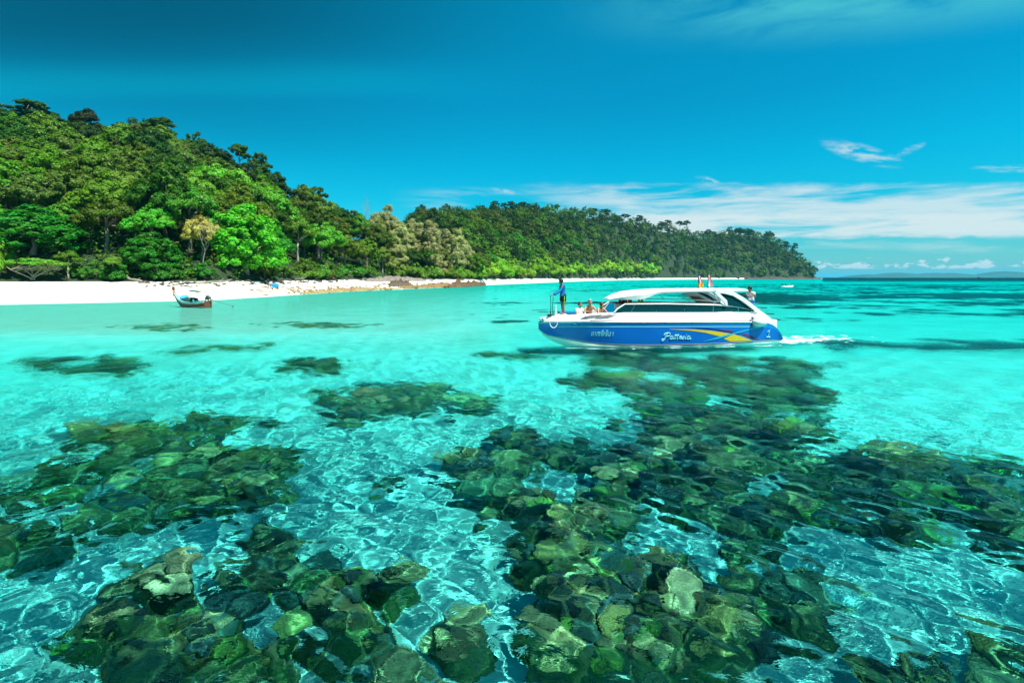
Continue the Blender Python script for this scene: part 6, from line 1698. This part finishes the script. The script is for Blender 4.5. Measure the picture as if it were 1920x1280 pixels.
scatter_rocks(110, 690, 860, .02, .5, .25, .95, (.25, .18, .08), 'tan and brown rock of the shelf below the casuarina grove', 'tan rocks below the casuarinas')
scatter_rocks(60, 800, 904, .0, .45, .3, 1.2, (.19, .115, .055), 'reddish brown rock of the low point at the end of the near beach', 'brown rocks of the low point', 1.3)
stone_litter('shore_stones', 260, 545, 715, .03, .5, .10, .5, TAN, 'spread of small tan stones on the pale shore right of the blue cooler')
stone_litter('shore_stones', 90, 470, 560, .12, .6, .10, .42, (.34, .25, .14), 'small tan stones on the sand around the blue cooler')
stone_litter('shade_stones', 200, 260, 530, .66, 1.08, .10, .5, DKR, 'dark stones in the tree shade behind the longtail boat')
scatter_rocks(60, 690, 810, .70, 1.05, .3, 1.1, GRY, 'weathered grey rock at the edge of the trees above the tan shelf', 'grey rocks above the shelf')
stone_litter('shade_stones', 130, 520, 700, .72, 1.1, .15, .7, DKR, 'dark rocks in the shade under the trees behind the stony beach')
scatter_rocks(26, 1380, 1538, .2, 1.0, 1.5, 5.0, (.10, .08, .08), 'dark rock along the foot of the far headland', 'dark rocks at the foot of the headland', 1.5)


def ledge(px0, px1, f, wid, h, col, label, seed):
    """long low outcrop of bedded rock"""
    n, m_ = 90, 22; P = np.linspace(px0, px1, n); T = np.linspace(-1, 1, m_); PP, TT = np.meshgrid(P, T, indexing='ij'); yc = ip(PP, YW) + ip(PP, YB) * f
    Y = yc + TT * wid; X = (PP - 960) / F * Y; L_2 = (PP - px0) / (px1 - px0); prof = np.sin(L_2 * PI).clip(0, 1) ** .4 * (1 - np.abs(TT) ** 2.2)
    big = fbm(X * .35 + seed, Y * .5, seed, 4); w_ = worley(X * .5, Y * 1.1, seed)
    Z = tz(X.ravel(), Y.ravel()).reshape(X.shape) + h * prof * (.25 + 1.3 * big) * (.6 + .6 * np.clip(w_, 0, 1)) - .15
    Z = Z + .12 * np.sign(np.sin(Z * 9)) * prof
    cx, cy = float(X.mean()), float(Y.mean()); V = np.stack([X - cx, Y - cy, Z], -1).reshape(-1, 3)
    o = obj('rock_ledge', new_mesh('rock_ledge', V, grid_faces(n, m_)[:, ::-1], False), M_rock, None, (cx, cy, 0)); o.color = (*col, 1); o.cycles.is_caustics_receiver = True; tag(o, label, 'rock')


ledge(728, 772, .42, 3.2, 1.7, (.13, .10, .07), 'dark brown rounded rock ledge at the middle of the rocky shore', 3)
ledge(755, 880, .16, 3.5, 1.3, (.27, .19, .085), 'long tan bedded ledge running along the water to the low point', 5)
ledge(835, 912, .12, 3.4, 2.3, (.15, .085, .045), 'rust brown pointed outcrop ending the near beach', 7)
ledge(560, 760, .14, 3.0, .6, (.34, .26, .13), 'low tan rock shelf along the water below the vivid green bushes', 9)
ledge(684, 800, .86, 4.0, 1.2, (.24, .22, .21), 'pale grey weathered ledge at the edge of the trees', 11)
ledge(1395, 1541, .4, 7, 3.6, (.085, .065, .06), 'long dark rocky foot of the far headland', 13)

stone_litter('beach_litter', 70, -20, 330, .3, 1.0, .04, .15, (.26, .19, .12), 'tiny scraps of washed-up coral and wood on the white sand at the left')
# driftwood behind the longtail boat
for (px, f, l, a, lab) in ((402, .78, 5.5, .2, 'pale fallen trunk lying on dark stones right above the longtail engine'), (560, .95, 4, -.3, 'grey driftwood log by the shaded stones right of the blue cooler'), (250, .97, 4.5, 2.7, 'grey leaning driftwood log at the back of the white beach')):
    Y = float(ip(px, YW) + ip(px, YB) * f); X = (px - 960) / F * Y; z = float(tz(X, Y)[0]); mb = MB()
    mb.tube([(-l / 2, 0, .15), (-l * .1, .1, .4), (l * .3, -.1, .5), (l / 2, .1, .9)], [.20, .17, .12, .05], 7); mb.tube([(l * .1, 0, .42), (l * .25, .4, 1.0)], [.08, .03], 5); mb.tube([(-l * .2, 0, .3), (-l * .25, -.5, .7)], [.07, .03], 5)
    o = mb.build('driftwood', M_bark_pale, None, sm=True); o.location = (X, Y, z); o.rotation_euler = (0, 0, a); tag(o, lab, 'driftwood')

# ---- people and gear on the stony beach
def beach_pt(px, f):
    Y = float(ip(px, YW) + ip(px, YB) * f); X = (px - 960) / F * Y; return X, Y, float(tz(X, Y)[0])


X, Y, z = beach_pt(515, .52); r = empty('cooler', (X, Y, z), .2); tag(r, 'bright blue cooler box with a pale lid on the stony beach', 'cooler')
mb = MB(); mb.box((0, 0, .38), (1.35, .7, .62)); mb.build('box', cloth('cooler_blue', (.02, .30, .62)), r, bevel=.05)
mb = MB(); mb.box((0, 0, .74), (1.4, .74, .10)); mb.build('lid', principled('cooler_lid', (.30, .62, .80), .5), r, bevel=.03)
mb = MB(); mb.tube([(-.7, 0, .5), (-.82, 0, .6), (-.82, 0, .75)], .03, 6); mb.tube([(.7, 0, .5), (.82, 0, .6), (.82, 0, .75)], .03, 6); mb.build('handle', M_white, r, sm=True)
X, Y, z = beach_pt(508, .58); Js = sitting(.02)
person('person in a white top sitting beside the blue cooler', (X, Y, z + .28), -1.2, Js, M_skin, M_hair, [('shirt', SHIRT_SHORT, .02, M_wshirt), ('shorts', SHORTS, .02, M_short)])
X, Y, z = beach_pt(503, .55)
person('person in a dark shirt standing left of the blue cooler', (X, Y, z), -2.0, standing(1.6), M_skindark, M_hair, [('shirt', SHIRT_SHORT, .02, M_short), ('shorts', SHORTS, .02, M_cush)])
X, Y, z = beach_pt(659, -.03)
person('bather in pink swimwear at the water edge before the tan stones', (X, Y, z - .15), -1.6, standing(1.6), M_skin, M_hairbrown, [('swimwear', SHORTS, .012, cloth('pink_swimwear', (.7, .25, .22))), ('top', TOP, .01, cloth('pink_top', (.7, .3, .25)))])

# ================================================================== far craft
dX, dY = at(1477, 172); dg = empty('dinghy', (dX, dY, 0), .25); tag(dg, 'small white inflatable dinghy far out behind the speedboat stern', 'dinghy')
mb = MB(); mb.tube([(-2.1, .62, .28), (0, .68, .28), (1.3, .55, .34), (2.1, .0, .55), (1.3, -.55, .34), (0, -.68, .28), (-2.1, -.62, .28)], [.18, .24, .24, .22, .24, .24, .18], 10); mb.build('tube', M_white, dg, sm=True)
mb = MB(); mb.box((-.3, 0, .14), (3.2, 1.0, .08)); mb.build('floor', M_dark, dg)
mb = MB(); mb.box((-.2, 0, .5), (.3, 1.1, .08)); mb.build('seat', M_white, dg)
mb = MB(); mb.box((-2.2, 0, .85), (.35, .35, .4), ry=.15); mb.tube([(-2.25, 0, .6), (-2.35, 0, -.2)], .08, 8); mb.build('outboard_motor', M_dark, dg, bevel=.04)
c, s = math.cos(.25), math.sin(.25)
for (ox, lab, ct) in ((-.9, 'person in a dark top sitting aft in the white dinghy', cloth('navy_top', (.03, .03, .10))), (.6, 'person in a white top sitting forward in the white dinghy', M_wshirt)):
    person(lab, (dX + ox * c, dY + ox * s, .48), .25 - .8, sitting(0), M_skindark, M_hair, [('shirt', SHIRT_SHORT, .02, ct), ('shorts', SHORTS, .02, M_short)])
fX, fY = at(1836, 1500); fb = empty('fishing_boat', (fX, fY, 0), .3); tag(fb, 'tiny dark fishing boat on the horizon between the two blue islands', 'fishing boat')
mb = MB(); mb.loft([[(u, -b_, zs), (u, -b_ * .7, .2), (u, 0, -.4), (u, b_ * .7, .2), (u, b_, zs)] for u, b_, zs in ((-7, 1.6, 2.0), (-3, 2.2, 1.6), (2, 2.2, 1.8), (5, 1.4, 2.5), (7.5, .1, 3.4))]); mb.build('hull', M_wood, fb, sm=True)
mb = MB(); mb.box((-2.5, 0, 3.0), (5, 2.6, 2.4)); mb.build('wheelhouse', M_dark, fb, bevel=.1)
mb = MB(); mb.box((-2.5, 0, 4.3), (6, 3.2, .2)); mb.build('roof', M_dark, fb)
mb = MB(); mb.tube([(-1, 0, 4.2), (-1, 0, 7.5)], [.12, .06], 6); mb.build('mast', M_dark, fb, sm=True)

# ================================================================== labels: trees and bushes that share one are told apart by their order
ORD = ['first', 'second', 'third', 'fourth', 'fifth', 'sixth', 'seventh', 'eighth', 'ninth', 'tenth', 'eleventh', 'twelfth']
by = {}
for o in COL.objects:
    if o.parent is None and o.get('label') and o.get('category') in ('tree', 'bush', 'rock'): by.setdefault(o['label'], []).append(o)
for lab, os_ in by.items():
    n = len(os_)
    if n < 2 or n > (26 if os_[0]['category'] != 'rock' else 0): continue
    os_.sort(key=lambda o: o.location.x / o.location.y)
    for i, o in enumerate(os_):
        if n == 2: t = 'left of two' if i == 0 else 'right of two'
        elif i == 0: t = 'leftmost'
        elif i == n - 1: t = 'rightmost'
        elif i < 12 and i <= n // 2: t = ORD[i] + ' from left'
        else: t = ORD[n - 1 - i] + ' from right'
        o['label'] = lab + (', ' if ',' not in lab else ', ') + t
